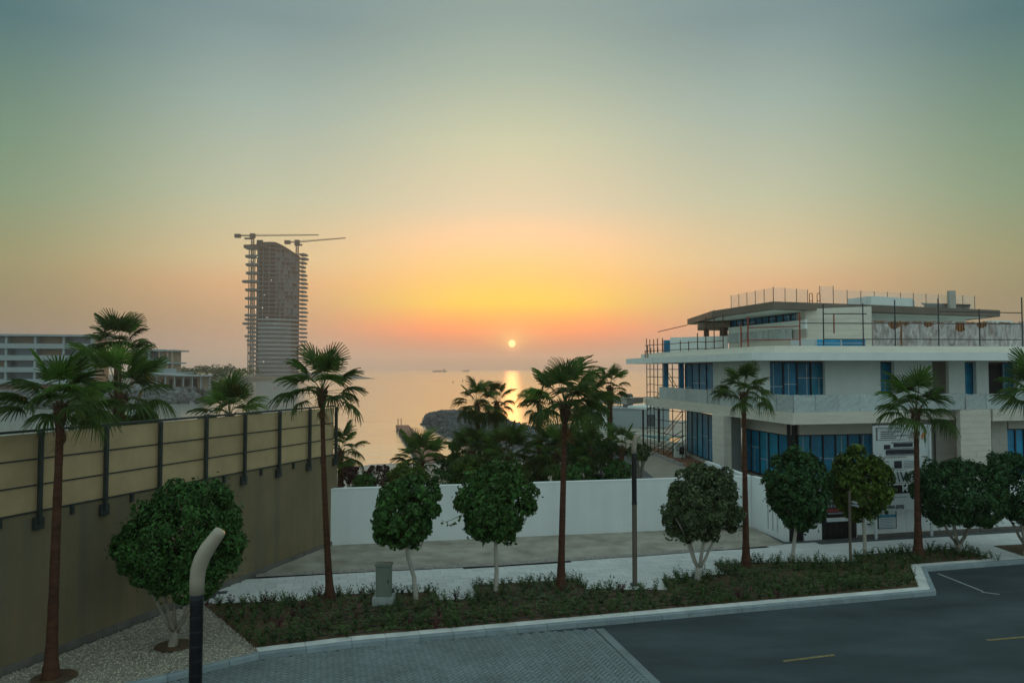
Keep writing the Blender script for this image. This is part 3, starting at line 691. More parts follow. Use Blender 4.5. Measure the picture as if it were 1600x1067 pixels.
wallseg(1604.5,41.3,1720,42, .9, 4.2, 'wall', m_stone2)
# first floor
zf0, zf1 = 5.2, 7.94
for pxa, ya in ((1040.5,56),(1064.5,53.5)):
    a = P(pxa,ya,6); MB().box(a.x-.17,a.x+.17,a.y-.17,a.y+.17,zf0,zf1).build('column', m_blue, vl)
window(1069.5,53.2,1114,48.0, zf0+.05, zf1-.02, 4)
wallseg(1114.5,48,1188,41.4, zf0, zf1, 'wall', m_vwhite)
wallseg(1188,39.4,1204,39.5, zf0, zf1, 'wall', m_vwhite)
window(1204.5,39.7,1290,40.2, zf0+.5, zf1-.03, 4)
wallseg(1204,39.72,1290.5,40.2, zf0, zf0+.5, 'wall', m_vwhite)
wallseg(1290.5,39.8,1377,40.2, zf0, zf1, 'wall', m_vwhite)
window(1377.5,40.6,1398,40.7, zf0+.1, zf1-.03, 1)
wallseg(1398.5,40.3,1458,40.7, zf0, zf1, 'wall', m_vwhite)
cladding(1458.5,42.2,1484,42.3, zf0, zf1, m_stone2, 8)
wallseg(1484,40.6,1509,40.7, zf0, zf1, 'wall', m_vwhite)
window(1509.5,41,1526.5,41.1, zf0+.1, zf1-.03, 1)
wallseg(1527,40.8,1546,40.9, zf0, zf1, 'wall', m_vwhite)
window(1546.5,41.3,1590,41.5, zf0+.1, zf1-.03, 2, dark=(0,))
wallseg(1590.5,41.1,1720,42, zf0, zf1, 'wall', m_vwhite)
# roof slab over the first floor
RS = [(9.7,57.5),(12.15,38.7),(12.35,37.9),(12.7,37.3),(13.3,37.0),(14.2,37.0),(34,38.4),(34,62),(9.6,62)]
MB().prism(RS, 7.95, 8.36).build('roof_slab', m_vwhite, vl)
MB().prism([(10.5,56.5),(13.0,39.2),(13.6,38.1),(33,39.5),(33,60),(10.5,60)], 8.362, 8.72).build('terrace_upstand', m_stone, vl)
# penthouse: left side bands following the sloping parapet
A_, B_ = P(1139,51.5,9), P(1259,43.2,9)
def band(z0, z1, name, m, off=0.0, th=.2): return MB().bar(A_, B_, th, z0, z1, off=off).build(name, m, vl)
band(8.72, 9.35, 'parapet_base', m_stone); band(9.88, 10.42, 'parapet_band', m_vwhite, -.03)
band(9.35, 9.88, 'parapet_core', m_stone2, .03, .14); panels(A_, A_.lerp(B_,.86), 9.33, 9.98, 12, m_plastic2, 'plastic_wrap', -.08, .05, .02, 8)
window(1140,51.8,1258,43.8, 10.42, 10.95, 11, m=m_blue)
# terrace outside the left parapet
T0, T1 = P(1047,54.5,9), P(1137,51.7,9)
panels(T0, T1, 8.8, 9.85, 8, m_vwhite, 'balustrade_panel', 0, .0, .05, 2)
a = P(1036,56,9); MB().box(a.x, a.x+.55, 55.6, 55.9, 8.72, 9.7).build('wrapped_crate', m_blue, vl)
MB().prism([(P(1090,56,9).x,56),(P(1091,53,9).x,53),(P(1141,51.5,9).x,51.5),(P(1150,56,9).x,56)], 10.45, 10.85).build('pergola_slab', m_brown, vl)
for pxa, ya in ((1103,53.6),(1105,55.5),(1128,52.6),(1134,52.6)): a = P(pxa,ya,9); MB().box(a.x-.12,a.x+.12,a.y-.12,a.y+.12,8.7,10.45).build('column', m_brown, vl)
# stone block in front and its low blue wrapped balustrade
cladding(1259,43.3,1362,41.4, 8.4, 11.05, m_stone, 8, brick=1.4)
MB().prism([(P(1259,43.4,9).x,43.6),(P(1361.5,41.6,9).x,41.75),(P(1361.5,41.6,9).x,47),(P(1259,43.4,9).x,47)], 8.4, 11.04).build('stair_block', m_stone, vl)
for k in range(3):
    a, b_ = P(1236+k*39,39.9,9), P(1236+(k+1)*39-1,39.9,9); MB().bar(a, b_, .05, 8.74, 9.12).build('wrapped_balustrade', m_blue if k else m_plastic2, vl)
    MB().bar(a, a+Vector((.04,0,0)), .01, 8.73, 9.2, off=-.012).build('tape_strip', m_tape, vl); MB().bar(a, b_, .01, 8.9, 8.925, off=-.0115).build('tape_strip', m_tape, vl)
# penthouse roof slab
PS = [(13.3,48.9),(14.95,42.0),(21.7,44.2),(32.1,48.3),(32.3,54),(30,57),(13.6,57)]
MB().prism(PS, 10.96, 11.38).build('penthouse_slab', m_brown, vl)
MB().prism([(13.8,48.8),(15.2,42.7),(31.4,48.5),(31,56),(14,56)], 10.93, 10.958).build('soffit', m_vwhite, vl)
MB().prism([(21.9,46.6),(31,50.2),(31,56),(21.9,56)], 8.4, 10.93).build('penthouse_wall', m_vwhite, vl)
# timber battens with torn plastic over them
Q0, Q1 = P(1363,42.0,9), P(1640,43.4,9)
MB().bar(Q0, Q1, .08, 8.5, 10.2, off=.12).build('backing_board', m_stone2, vl)
nbat = 64
for k in range(nbat):
    a = Q0.lerp(Q1, k/nbat); b_ = Q0.lerp(Q1, (k+.6)/nbat); MB().bar(a, b_, .07, 8.5+random.uniform(0,.03), 10.26+random.uniform(-.03,.03), off=.03).build('timber_batten', m_timber, vl)
shape_ = [(0.0,.09,1.0),(.085,.15,.86),(.16,.205,.97),(.2,.28,1.0),(.265,.34,.93),(.335,.4,1.0),(.395,.46,1.02),(.455,.52,.78),(.51,.58,1.0),(.575,.64,.92),(.63,.7,1.02),(.69,.78,1.0),(.77,.86,1.03),(.85,.94,1.0),(.93,1.0,1.02)]
for k, (s0, s1, top) in enumerate(shape_):
    a, b_ = Q0.lerp(Q1, s0), Q0.lerp(Q1, s1); d = b_-a; nn = Vector((-d.y,d.x,0)).normalized(); mb = MB(); nu, nv = 14, 12; ph = random.uniform(0,9)
    for j in range(nv+1):
        for i in range(nu+1):
            u, v = i/nu, j/nv; sag = .18*math.sin(u*math.pi)*v*(1 if top < 1 else .3)
            dd = -.05-.012*(k%3)+.05*math.sin(u*12+ph+v*3)*v+random.uniform(-.025,.025); c_ = a+d*u+nn*dd
            mb.v.append((c_.x, c_.y, 8.5+1.72*top*v-sag+random.uniform(-.02,.02)))
    for j in range(nv):
        for i in range(nu): q4 = j*(nu+1)+i; mb.f.append((q4,q4+1,q4+nu+2,q4+nu+1))
    mb.build('plastic_sheet', m_plastic, vl, smooth=True)
# roof equipment and glass rails
MB().prism([(P(1325,47.5,11).x,47.5),(P(1361.5,45.6,11).x,45.6),(P(1430,47,11).x,47.2),(P(1430,50,11).x,50),(P(1330,50,11).x,50)], 11.38, 12.05).build('plant_room', m_vwhite, vl)
MB().prism([(P(1440,47.6,11).x,47.6),(P(1517,48.6,11).x,48.6),(P(1515,51.5,11).x,51.5),(P(1456,51.5,11).x,51.5)], 11.72, 11.80).build('canopy_roof', m_brown, vl)
for pxa, ya in ((1446,48.2),(1513,49.1),(1470,51),(1505,51)): a = P(pxa,ya,11); MB().box(a.x-.05,a.x+.05,a.y-.05,a.y+.05,11.38,11.72).build('canopy_post', m_brown, vl)
a = P(1486.5,48.0,11); MB().box(a.x-.2,a.x+.2,a.y-.2,a.y+.1,11.38,12.62).build('chimney', m_vwhite if False else m_stone2, vl)
def glassrail(a, b_, z0, z1, n, last=True):
    rl = MB()
    for k in range(n+1):
        p = a.lerp(b_, k/n)
        if k < n or last: rl.tube([(p.x,p.y,z0),(p.x,p.y,z1+.02)], .022, 5)
    pr = rl.build('rail_posts' if False else 'glass_rail', m_brown, vl)
    for k in range(n):
        p, q_ = a.lerp(b_, (k+.03)/n), a.lerp(b_, (k+.97)/n); MB().bar(p, q_, .012, z0+.04, z1, off=-.006).build('glass_pane', m_clear, pr)
c1, c2 = Vector((14.3,47.9,0)), Vector((15.35,43.1,0))
glassrail(c1, c2, 11.38, 12.30, 5); c3 = P(1262,44.6,12); c3.z = 0; glassrail(c2, c3, 11.38, 12.32, 3)
a, b_ = P(1302,45.0,12), P(1523,49.0,12); a.z = b_.z = 0; glassrail(a, b_, 11.38, 12.38, 11)
a, b_ = P(1281,44.2,12), P(1302,44.3,12); a.z = b_.z = 0; glassrail(a, b_, 11.38, 12.5, 1)
for pxa in (1267,1279):
    a = P(pxa,44.0,12); rr = .09; mb = MB(); mb.tube([(a.x-rr,a.y,11.36),(a.x-rr,a.y,11.98),(a.x-rr*.6,a.y,12.05),(a.x+rr*.6,a.y,12.05),(a.x+rr,a.y,11.98),(a.x+rr,a.y,11.36)], .022, 6); mb.tube([(a.x-rr,a.y,11.6),(a.x+rr,a.y,11.6)], .018, 5); mb.build('ladder_hoop', m_darkpole, vl)
MB().box(P(1550,52,10).x, P(1582,52,10).x, 52, 53, 10.3, 10.95).build('tank_housing', m_vwhite, vl)

# ------------------------------------------------------------------ scaffolding (things of their own)
def scaffold(name, org, label, poles, rails, m_p, braces=(), planks=(), r=.035):
    s_ = thing(name, org, label, 'scaffold', 'scaffolding round the villa')
    for p, z0, z1, *mm in poles: MB().tube([(p.x,p.y,z0),(p.x,p.y,z1)], r, 6).build('pole', mm[0] if mm else m_p, s_)
    for a, b_ in rails: MB().tube([a, b_], r*.8, 6).build('rail', m_p, s_)
    for a, b_ in braces: MB().tube([a, b_], r*.8, 6).build('brace', m_p, s_)
    for a, b_, w_ in planks: 
        mb = MB(); mb.bar(a, b_, w_, a.z, a.z+.05); mb.build('plank', m_timber, s_)
    return s_
zt_ = 8.37
pc = [(1287,39.1,11.0),(1349,39.2,11.0),(1399,39.2,11.2),(1467,39.4,11.3),(1531,39.6,10.75),(1598,39.8,11.4)]
pp_ = [(P(x,y,9), zt_, z) for x, y, z in pc]
rl_ = []
for (a, _, _), (b_, _, _) in zip(pp_, pp_[1:]):
    for z in (9.1, 9.95): rl_.append((Vector((a.x,a.y,z)), Vector((b_.x,b_.y,z))))
rl_ += [(Vector((pp_[0][0].x-1.2,pp_[0][0].y,9.95)), Vector((pp_[0][0].x,pp_[0][0].y,9.95))), (Vector((pp_[0][0].x,pp_[0][0].y,10.45)), Vector((pp_[1][0].x+.2,pp_[1][0].y,10.45))), (Vector((pp_[3][0].x,pp_[3][0].y,10.6)), Vector((pp_[5][0].x,pp_[5][0].y,10.55)))]
scaffold('scaffold', (pp_[0][0].x, 39.1, zt_), 'dark tube scaffold rail along the front edge of the villa top terrace', pp_, rl_, m_darkpole)
pp_ = [(P(1158,42.5,9), zt_, 10.1), (P(1169,41.6,9), zt_, 10.5), (P(1250,39.3,9), zt_, 10.55), (P(1303.5,41,9), 9.5, 10.6)]
rl_ = [(Vector((pp_[0][0].x,42.5,9.15)), Vector((pp_[1][0].x,41.6,9.15))), (Vector((pp_[1][0].x,41.6,9.15)), Vector((pp_[2][0].x,39.3,9.1))), (Vector((pp_[1][0].x,41.6,9.85)), Vector((pp_[2][0].x,39.3,9.8)))]
scaffold('scaffold', (pp_[1][0].x, 41.6, zt_), 'red painted scaffold poles with thin rails on the villa terrace corner', pp_, rl_, m_redpole, r=.04)
pc = [(1008,57.5,9.5),(1012,56.5,9.9),(1017,56.5,9.7),(1022,55.6,9.6),(1028,55,9.7),(1035,54.6,10.2),(1063,52,10.1),(1076,51,10.0),(1090,49.6,10.5),(1103,50.2,11.6),(1116,49,12.0),(1130,47.5,11.6)]
pp_ = [(P(x,y,9), zt_, z-.55) for x, y, z in pc]; rl_ = []
for (a, _, _), (b_, _, _) in zip(pp_, pp_[1:]):
    for z in (8.9, 9.35): rl_.append((Vector((a.x,a.y,z)), Vector((b_.x,b_.y,z))))
a, b_ = P(1028,55,10.3), P(1074,51.5,10.6); rl_.append((a, b_))
scaffold('scaffold', (pp_[0][0].x, 56.5, zt_), 'rusty scaffold poles and rails on the villa terrace towards the sea', pp_, rl_, m_rustpole)
# stair scaffold at the sea end: two lifts with a zig-zag stair
pls = []
for pxa, ya in ((1011,57.5),(1016,59.5),(1022,58.8),(1028,57.2),(1036,56.6),(1051,55.0),(1066,53.6),(1071,55.0)): pls.append((P(pxa,ya,5), .9, 9.9 if pxa < 1040 else 7.9))
rl_, br_ = [], []
for i in range(len(pls)-1):
    a, b_ = pls[i][0], pls[i+1][0]
    for z in (1.6,2.6,3.6,4.4,5.7,6.3,6.9,7.5): rl_.append((Vector((a.x,a.y,z)), Vector((b_.x,b_.y,z))))
A, B, C_ = pls[0][0], pls[4][0], pls[6][0]
for (p, z0, q_, z1) in ((B,7.9,C_,5.5),(C_,4.6,B,2.6),(B,1.0,C_,2.7),(C_,3.1,A,1.1),(A,4.7,B,6.0)):
    for o_ in (0, .35): br_.append((Vector((p.x,p.y-.2,z0-o_)), Vector((q_.x,q_.y-.2,z1-o_))))
scaffold('scaffold', (A.x, A.y, .9), 'tall stair scaffold tower with zigzag flights at the seaward end of the villa', pls, rl_, m_darkpole, br_, r=.035)

# ------------------------------------------------------------------ yard beside the villa: lane, wrapped barriers, pool, outbuildings
sheet('lane', [(8.4,45),(10.35,45.5),(11.2,50.5),(10.7,63),(8.6,63)], .30, m_lane, .4)
ORD = ['first','second','third','fourth','fifth','sixth','seventh','eighth','ninth','tenth','eleventh','twelfth','thirteenth','fourteenth','fifteenth','sixteenth','seventeenth','eighteenth']
for k in range(11):
    s_ = k/11; a = P(1062,50.4,.3).lerp(P(1000,61,.3), s_+.004); b_ = P(1062,50.4,.3).lerp(P(1000,61,.3), s_+.085)
    mb = MB(); mb.bar(a, b_, .35, .28, 1.06+random.uniform(-.03,.03), off=-.35); me_ = mb
    o = mb.build('wrapped_barrier', m_tar); lab = 'first' if k == 0 else None
    setp(o, ORD[k]+' plastic wrapped barrier block along the lane counted from the white wall', 'barrier', 'plastic wrapped barriers beside the lane')
    bm = bmesh.new(); bm.from_mesh(o.data); bmesh.ops.subdivide_edges(bm, edges=bm.edges, cuts=5, use_grid_fill=True)
    for v in bm.verts: v.co += Vector((random.uniform(-.03,.03), random.uniform(-.03,.03), random.uniform(-.02,.03)))
    bm.to_mesh(o.data); bm.free()
rough_patch('earth_strip', [(P(1062,51,1).x+.1,51),(P(1000,62,1).x,62),(P(1012,63,1).x+.3,63),(13.5,56),(13.6,45.6),(12.2,46)], .98, m_redearth, .08, .5)
rough_patch('pool_deck', [(5.5,66),(13,57),(16,75),(12,90),(4,88)], .99, m_sand, .03, 1.2)
pl_ = [(P(990,72,1).x-1.2,74.5),(P(1060,64,1).x,64.5),(P(1075,68,1).x,70),(P(1000,77,1).x-4,77)]
sheet('pool_water', pl_, 1.06, m_pool)
for i in range(4):
    a, b_ = Vector((*pl_[i],0)), Vector((*pl_[(i+1)%4],0)); o = MB().bar(a, b_, .35, .9, 1.14, off=-.35).build('pool_kerb', m_stone)
    struct(o)
def hut(org, w_, d_, h_, label, wins, m=m_vwhite):
    t_ = thing('outbuilding', org, label, 'outbuilding'); x, y, z = org
    MB().box(x, x+w_, y, y+d_, z, z+h_).build('wall', m, t_)
    MB().box(x-.15, x+w_+.15, y-.15, y+d_+.15, z+h_, z+h_+.14).build('roof', m_hwhite, t_)
    for (u0, u1, v0, v1) in wins:
        wi = MB().box(x+w_*u0, x+w_*u1, y-.05, y-.005, z+h_*v0, z+h_*v1).build('window', m_frame, t_)
        k = (u0+u1)/2; MB().box(x+w_*u0+.06, x+w_*u1-.06, y-.065, y-.052, z+h_*v0+.06, z+h_*v1-.06).build('pane', m_tglass, wi)
    return t_
a = P(905,80,1); hut((a.x, 80, 1.0), P(949,80,1).x-a.x, 5, 1.72, 'low white pool house with dark door and window beyond the palms', [(.05,.22,0,.62),(.62,.85,.35,.75)])
a = P(956,82,1); hut((a.x, 82, 1.0), P(1046,82,1).x-a.x, 5, 2.1, 'long pale flat roofed service building beside the tank', [(.62,.75,.1,.7)], m_hwhite)
tk = thing('water_tank', (P(980,79,1).x, 79, 3.1), 'dark grey drum shaped water tank on the service building roof', 'water tank')
x_, y_ = tk.location.x, 83.5; tk.location.y = y_; tk.location.x = P(981,83.5,4).x; tk.location.z = 3.24; ORG[tk.name] = Vector(tk.location)
x_ = tk.location.x
MB().tube([(x_,y_,3.24),(x_,y_,4.6),(x_,y_,4.75)], [.58,.58,.40], 20).build('tank_body', m_tank, tk, smooth=False)
for z in (3.6,4.0,4.35): MB().tube([(x_,y_,z),(x_,y_,z+.06)], .61, 20).build('tank_rib', m_tank, tk)
a = P(985,66,3); cn = thing('terrace_canopy', (a.x, 66, 1), 'thin cantilevered white canopy on posts beyond the stair scaffold', 'canopy')
MB().prism([(P(981,66,3).x,66),(P(1012,63,3).x,63),(P(1040,66,3).x,66),(P(1010,70,3).x,70)], 4.05, 4.25).build('canopy_roof', m_vwhite, cn)
for pxa, ya in ((1005,64.6),(1030,66)): b_ = P(pxa,ya,2); MB().box(b_.x-.07,b_.x+.07,b_.y-.07,b_.y+.07,1,4.05).build('canopy_post', m_darkpole, cn)
a = P(1060,54.5,1); ub = thing('concrete_block_unit', (a.x,54.5,.95), 'small white masonry unit with a dark hatch by the villa steps', 'utility unit')
MB().box(a.x-.25,a.x+.5,54.5,55.2,.95,1.95).build('unit_body', m_vwhite, ub); MB().box(a.x+.08,a.x+.42,54.47,54.498,1.25,1.8).build('hatch', m_black, ub)

# ------------------------------------------------------------------ street lamps, CCTV pole, cabinet
def street_lamp(base, label, lean=(.55,0), r=.085, head_len=.9):
    t_ = thing('street_lamp', tuple(base), label, 'street lamp', 'bent head street lamps')
    x, y, z = base
    MB().tube([(x,y,z),(x,y,z+2.76)], r, 24).build('pole', m_polebrown, t_, smooth=False)
    sl = MB(); sl.tube([(x,y,z+2.76),(x,y,z+4.46)], r*1.005, 28); s_ = sl.build('sleeve', m_poleblack, t_)
    for k in range(9): 
        zz_ = z+2.86+k*.19; MB().tube([(x,y,zz_),(x,y,zz_+.012)], r*1.03, 28).build('louvre_ring', m_frame, s_)
    for zz_, h_ in ((2.74,.06),(4.42,.07)): MB().tube([(x,y,z+zz_),(x,y,z+zz_+h_)], r*1.09, 28).build('collar', m_frame, t_)
    MB().tube([(x,y,z),(x,y,z+.04)], r*1.9, 16).build('base_plate', m_frame, t_)
    return t_
def lamp_head(t_, base, rise, run, r, yaw=0.0, box=False):
    x, y, z = base; pts = []; rad = []
    z0 = z+4.46; dx, dy = math.cos(yaw), math.sin(yaw)
    prof = [(0,0),(0,.22),(.015,.36),(.06,.50),(.13,.63),(.13+run*.4,.63+rise*.4),(.13+run*.8,.63+rise*.8),(.13+run*.95,.63+rise*.95),(.13+run,.63+rise)]
    rs = [1.0,1.02,1.06,1.1,1.08,1.0,.92,.85,.45]
    for (u, v), q_ in zip(prof, rs): pts.append((x+u*dx, y+u*dy, z0+v)); rad.append(r*q_)
    return MB().tube(pts, rad, 28).build('lamp_head', m_lamphead, t_, smooth=True)
lb = P(299,10.0,0); lb.z = 0
L1 = street_lamp(lb, 'street lamp with tan bent head and black pole nearest the gravel bed'); lamp_head(L1, lb, .25, .18, .092, 0.0)
lb = G(992,919); lb.z = .12
L2 = street_lamp(lb, 'slim black and bronze street lamp standing by the white wall'); L2b = lamp_head(L2, lb, .02, .10, .085)
# the second head is seen edge on: a flat bent blade
cc = thing('camera_pole', tuple(G(1329,880,.12)), 'slim grey pole carrying two small security cameras', 'camera pole')
b_ = G(1329,880,.12); MB().tube([(b_.x,b_.y,.1),(b_.x,b_.y,2.85)], .05, 12).build('pole', m_polebrown, cc)
for z, dx in ((2.45,.12),(2.33,.18)):
    cm = MB().tube([(b_.x+.04,b_.y-.05,z),(b_.x+dx,b_.y-.08,z),(b_.x+dx+.12,b_.y-.1,z-.05)], [.03,.05,.045], 10).build('security_camera', m_signgrey, cc)
cb = G(597,950,.12); ca = thing('utility_cabinet', tuple(cb), 'grey green utility cabinet on a concrete base in the planting bed', 'utility cabinet', rz=0)
x, y = cb.x, cb.y+.3
MB().box(x-.32,x+.32,y-.25,y+.3,-.02,.42).build('base', m_cabbase, ca)
MB().box(x-.23,x+.23,y-.16,y+.16,.42,1.36).build('cabinet_body', m_cabinet, ca)
MB().box(x-.26,x+.26,y-.19,y+.19,1.36,1.43).build('cabinet_top', m_cabinet, ca)
dd = MB().box(x-.205,x+.205,y-.172,y-.161,.46,1.32).build('door', m_cabinet, ca); MB().box(x+.14,x+.17,y-.185,y-.173,.84,.96).build('handle', m_dkmetal, dd)

# ------------------------------------------------------------------ foliage generators
def leaf_cloud(n, leaf, radii, org=(0,0,0), clumps=170, lobe=.15, seed=0, shell=.72, flat=.0, bottom=-1.0):
    """n leaves in leafy clumps spread over and inside an uneven ellipsoid"""
    r = np.random.default_rng(seed); rad = np.array(radii)
    d = r.normal(size=(clumps, 3)); d /= np.linalg.norm(d, axis=1)[:,None]; d[:,2] = np.maximum(d[:,2], bottom+r.uniform(0,.2,clumps))
    ph = r.uniform(0, 6, 3)
    lob = 1+lobe*np.sin(3*d[:,0]+ph[0])*np.cos(3.5*d[:,2]+ph[1])+lobe*.6*np.sin(5*d[:,1]+ph[2])+r.uniform(-.06,.05,clumps)
    cc = d*rad*(.84*lob)[:,None]*r.uniform(.80,1.0,clumps)[:,None]**.5
    ns = int(n*.84); k = r.integers(0, clumps, ns); ld = r.normal(size=(ns,3)); ld /= np.linalg.norm(ld, axis=1)[:,None]; ld = ld+d[k]*.7; ld /= np.linalg.norm(ld, axis=1)[:,None]
    cr = .17*rad.mean()*r.uniform(.7,1.25,clumps)[k]
    p1 = cc[k]+ld*(cr*r.uniform(.75,1.05,ns))[:,None]
    ni = n-ns; di = r.normal(size=(ni,3)); di /= np.linalg.norm(di, axis=1)[:,None]; p2 = di*rad*r.uniform(.5,.86,ni)[:,None]
    k2 = r.integers(0, ns, max(1, ns//28)); p1[k2] = p1[k2]*(1+r.uniform(.02,.13,len(k2)))[:,None]
    pos = np.vstack([p1,p2]); nor = np.vstack([ld, di]) + r.normal(size=(n,3))*.45 + np.array([0,0,.35]); nor /= np.linalg.norm(nor, axis=1)[:,None]
    a = r.normal(size=(n,3))+np.array([0,0,-.5]); tx = a-nor*(a*nor).sum(1)[:,None]; tx /= np.linalg.norm(tx, axis=1)[:,None]; ty = np.cross(nor, tx)
    L = (leaf*r.uniform(.65,1.25,n))[:,None]; W = L*.48
    V = np.stack([pos-tx*L*.5, pos+ty*W*.5+nor*L*.10-tx*L*.05, pos+tx*L*.5-nor*L*.08, pos-ty*W*.5+nor*L*.10-tx*L*.05], 1).reshape(-1,3)+np.array(org)
    i = np.arange(n)*4; Fc = np.stack([i,i+1,i+2,i,i+2,i+3], 1).reshape(-1,3)
    return V, Fc
def np_mesh(name, V, Fc, smooth=False):
    me = bpy.data.meshes.new(name); me.vertices.add(len(V)); me.vertices.foreach_set('co', V.astype(np.float32).ravel())
    k = Fc.shape[1]; me.loops.add(Fc.size); me.polygons.add(len(Fc)); me.loops.foreach_set('vertex_index', Fc.astype(np.int32).ravel()); me.polygons.foreach_set('loop_start', np.arange(0, Fc.size, k, dtype=np.int32))
    me.update(calc_edges=True); me.validate(); return me

def street_tree(px, py, cpx, cpy, rx, rz_, label, lm, bm_, trunk='single', n=7000, leaf=.13, seed=1, group='clipped round crowned street trees', name='street_tree'):
    b_ = G(px, py, .13); y = b_.y; sc = y/F; cx = (cpx-800)*sc; cz = zof(cpy, y); rx *= sc; rz_ *= sc
    t_ = thing(name, (b_.x, y, .13), label, 'tree', group)
    cx -= b_.x
    V, Fc = leaf_cloud(int(n*1.9), leaf, (rx*.97, rx*.92, rz_*.98), (cx, 0, cz-.13), seed=seed)
    link('crown', np_mesh('crown', V, Fc), lm, t_)
    tr = MB(); fork = cz-.13-rz_*1.25 if trunk != 'single' else cz-.13-rz_*.9
    O = Vector((b_.x, y, .13)); top = O+Vector((cx*.9, 0, cz-.13-rz_*.3))
    if trunk == 'single':
        tr.tube([O-Vector((0,0,.1)), O+Vector((0,0,.06)), O+Vector((cx*.25+.02,.02,.7)), O+Vector((cx*.7-.01,-.02,1.4)), top], [.13,.088,.068,.062,.045], 10)
        for k in range(5):
            a = k*1.26+seed; f_ = O+Vector((cx*.75,0,fork)); tr.tube([f_, f_+Vector((math.cos(a)*rx*.3, math.sin(a)*rx*.3, rz_*.4)), f_+Vector((math.cos(a)*rx*.6, math.sin(a)*rx*.6, rz_*1.0))], [.05,.035,.012], 6)
    else:
        f_ = O+Vector((cx*.3, 0, max(.45, fork*.62))); tr.tube([O-Vector((0,0,.1)), O+Vector((0,0,.08)), O+Vector((.03,0,.3)), f_], [.17,.125,.10,.105], 12)
        for k in range(5):
            a = k*1.256+.3+seed; q_ = Vector((math.cos(a)*rx, math.sin(a)*rx*.8, 0))
            tr.tube([f_-Vector((0,0,.12)), f_+q_*.14+Vector((0,0,.22)), f_+q_*.26+Vector((cx*.1,0,.65)), f_+q_*.5+Vector((cx*.3,0,1.3)), f_+q_*.7+Vector((cx*.4,0,1.75))], [.062,.056,.046,.032,.012], 8)
    tr.build('trunk', bm_, t_, smooth=True)
    return t_
street_tree(270,1011,289,846,100,93,'large dark crowned tree with grey twisted trunk standing in the white pebbles', m_leafA, m_greybark, 'multi', 14000, .13, 3)
street_tree(650,936,634,801,55,61,'small dark crowned tree just right of the utility cabinet', m_leafA, m_whitebark, 'single', 3600, .21, 5)
street_tree(775,925,775,788,64,63,'round dark crowned tree with pale straight trunk before the white wall', m_leafA, m_whitebark, 'single', 5000, .20, 8)
street_tree(1090,906,1094,786,63,67,'olive crowned tree with a forked pale trunk right of the slim lamp', m_leafB, m_whitebark, 'multi', 8500, .165, 12)
street_tree(1238,877,1244,764,51,65,'dense deep green tree in front of the narrow black gate', m_leafD, m_whitebark, 'single', 6000, .18, 17)
street_tree(1352,868,1343,757,49,56,'yellow green crowned tree in front of the big black gate', m_leafC, m_whitebark, 'single', 4200, .22, 21)
street_tree(1497,865,1493,770,74,60,'broad dark tree with V forked trunk right of the hoarding', m_leafD, m_greybark, 'multi', 9000, .15, 25)
street_tree(1604,868,1592,762,57,58,'dark leaning trunk tree in the second bed at the picture edge', m_leafD, m_greybark, 'multi', 7500, .15, 30)
tb = G(272,1010,.13)
for nm, p, r_ in (('tree_pit', tb, .5), ('tree_pit', G(85,1060,.13), .5)):
    poly = [(p.x+r_*math.cos(a*.314), p.y+r_*.95*math.sin(a*.314)) for a in range(20)]; rough_patch(nm, poly, .175, m_soil, .03, .2)
_t3 = [o for o in bpy.data.objects if o.get('label', '').startswith('round dark crowned tree')][0]
_y = _t3.location.y; _p = [D(px, py, _y) for px, py in ((722,804),(712,809),(703,813),(695,815),(689,812))]
_m = MB(); _m.tube(_p, [.012,.01,.009,.007,.005], 5)
for k in range(14):
    q_ = _p[0].lerp(_p[-1], k/13)+Vector((0, random.uniform(-.1,.1), -.04-.16*math.sin(k/13*math.pi)+random.uniform(-.05,.03))); s_ = random.uniform(.05,.085); a = random.uniform(0,6)
    _m.add([q_, q_+Vector((math.cos(a)*s_,.02,math.sin(a)*s_)), q_+Vector((math.cos(a+.6)*s_*1.6,0,math.sin(a+.6)*s_*1.6)), q_+Vector((math.cos(a+1.2)*s_,-.02,math.sin(a+1.2)*s_))], [(0,1,2,3)])
_m.build('trailing_shoot', m_leafC, _t3)
def sprig(p, q_, parent_label):
    pass

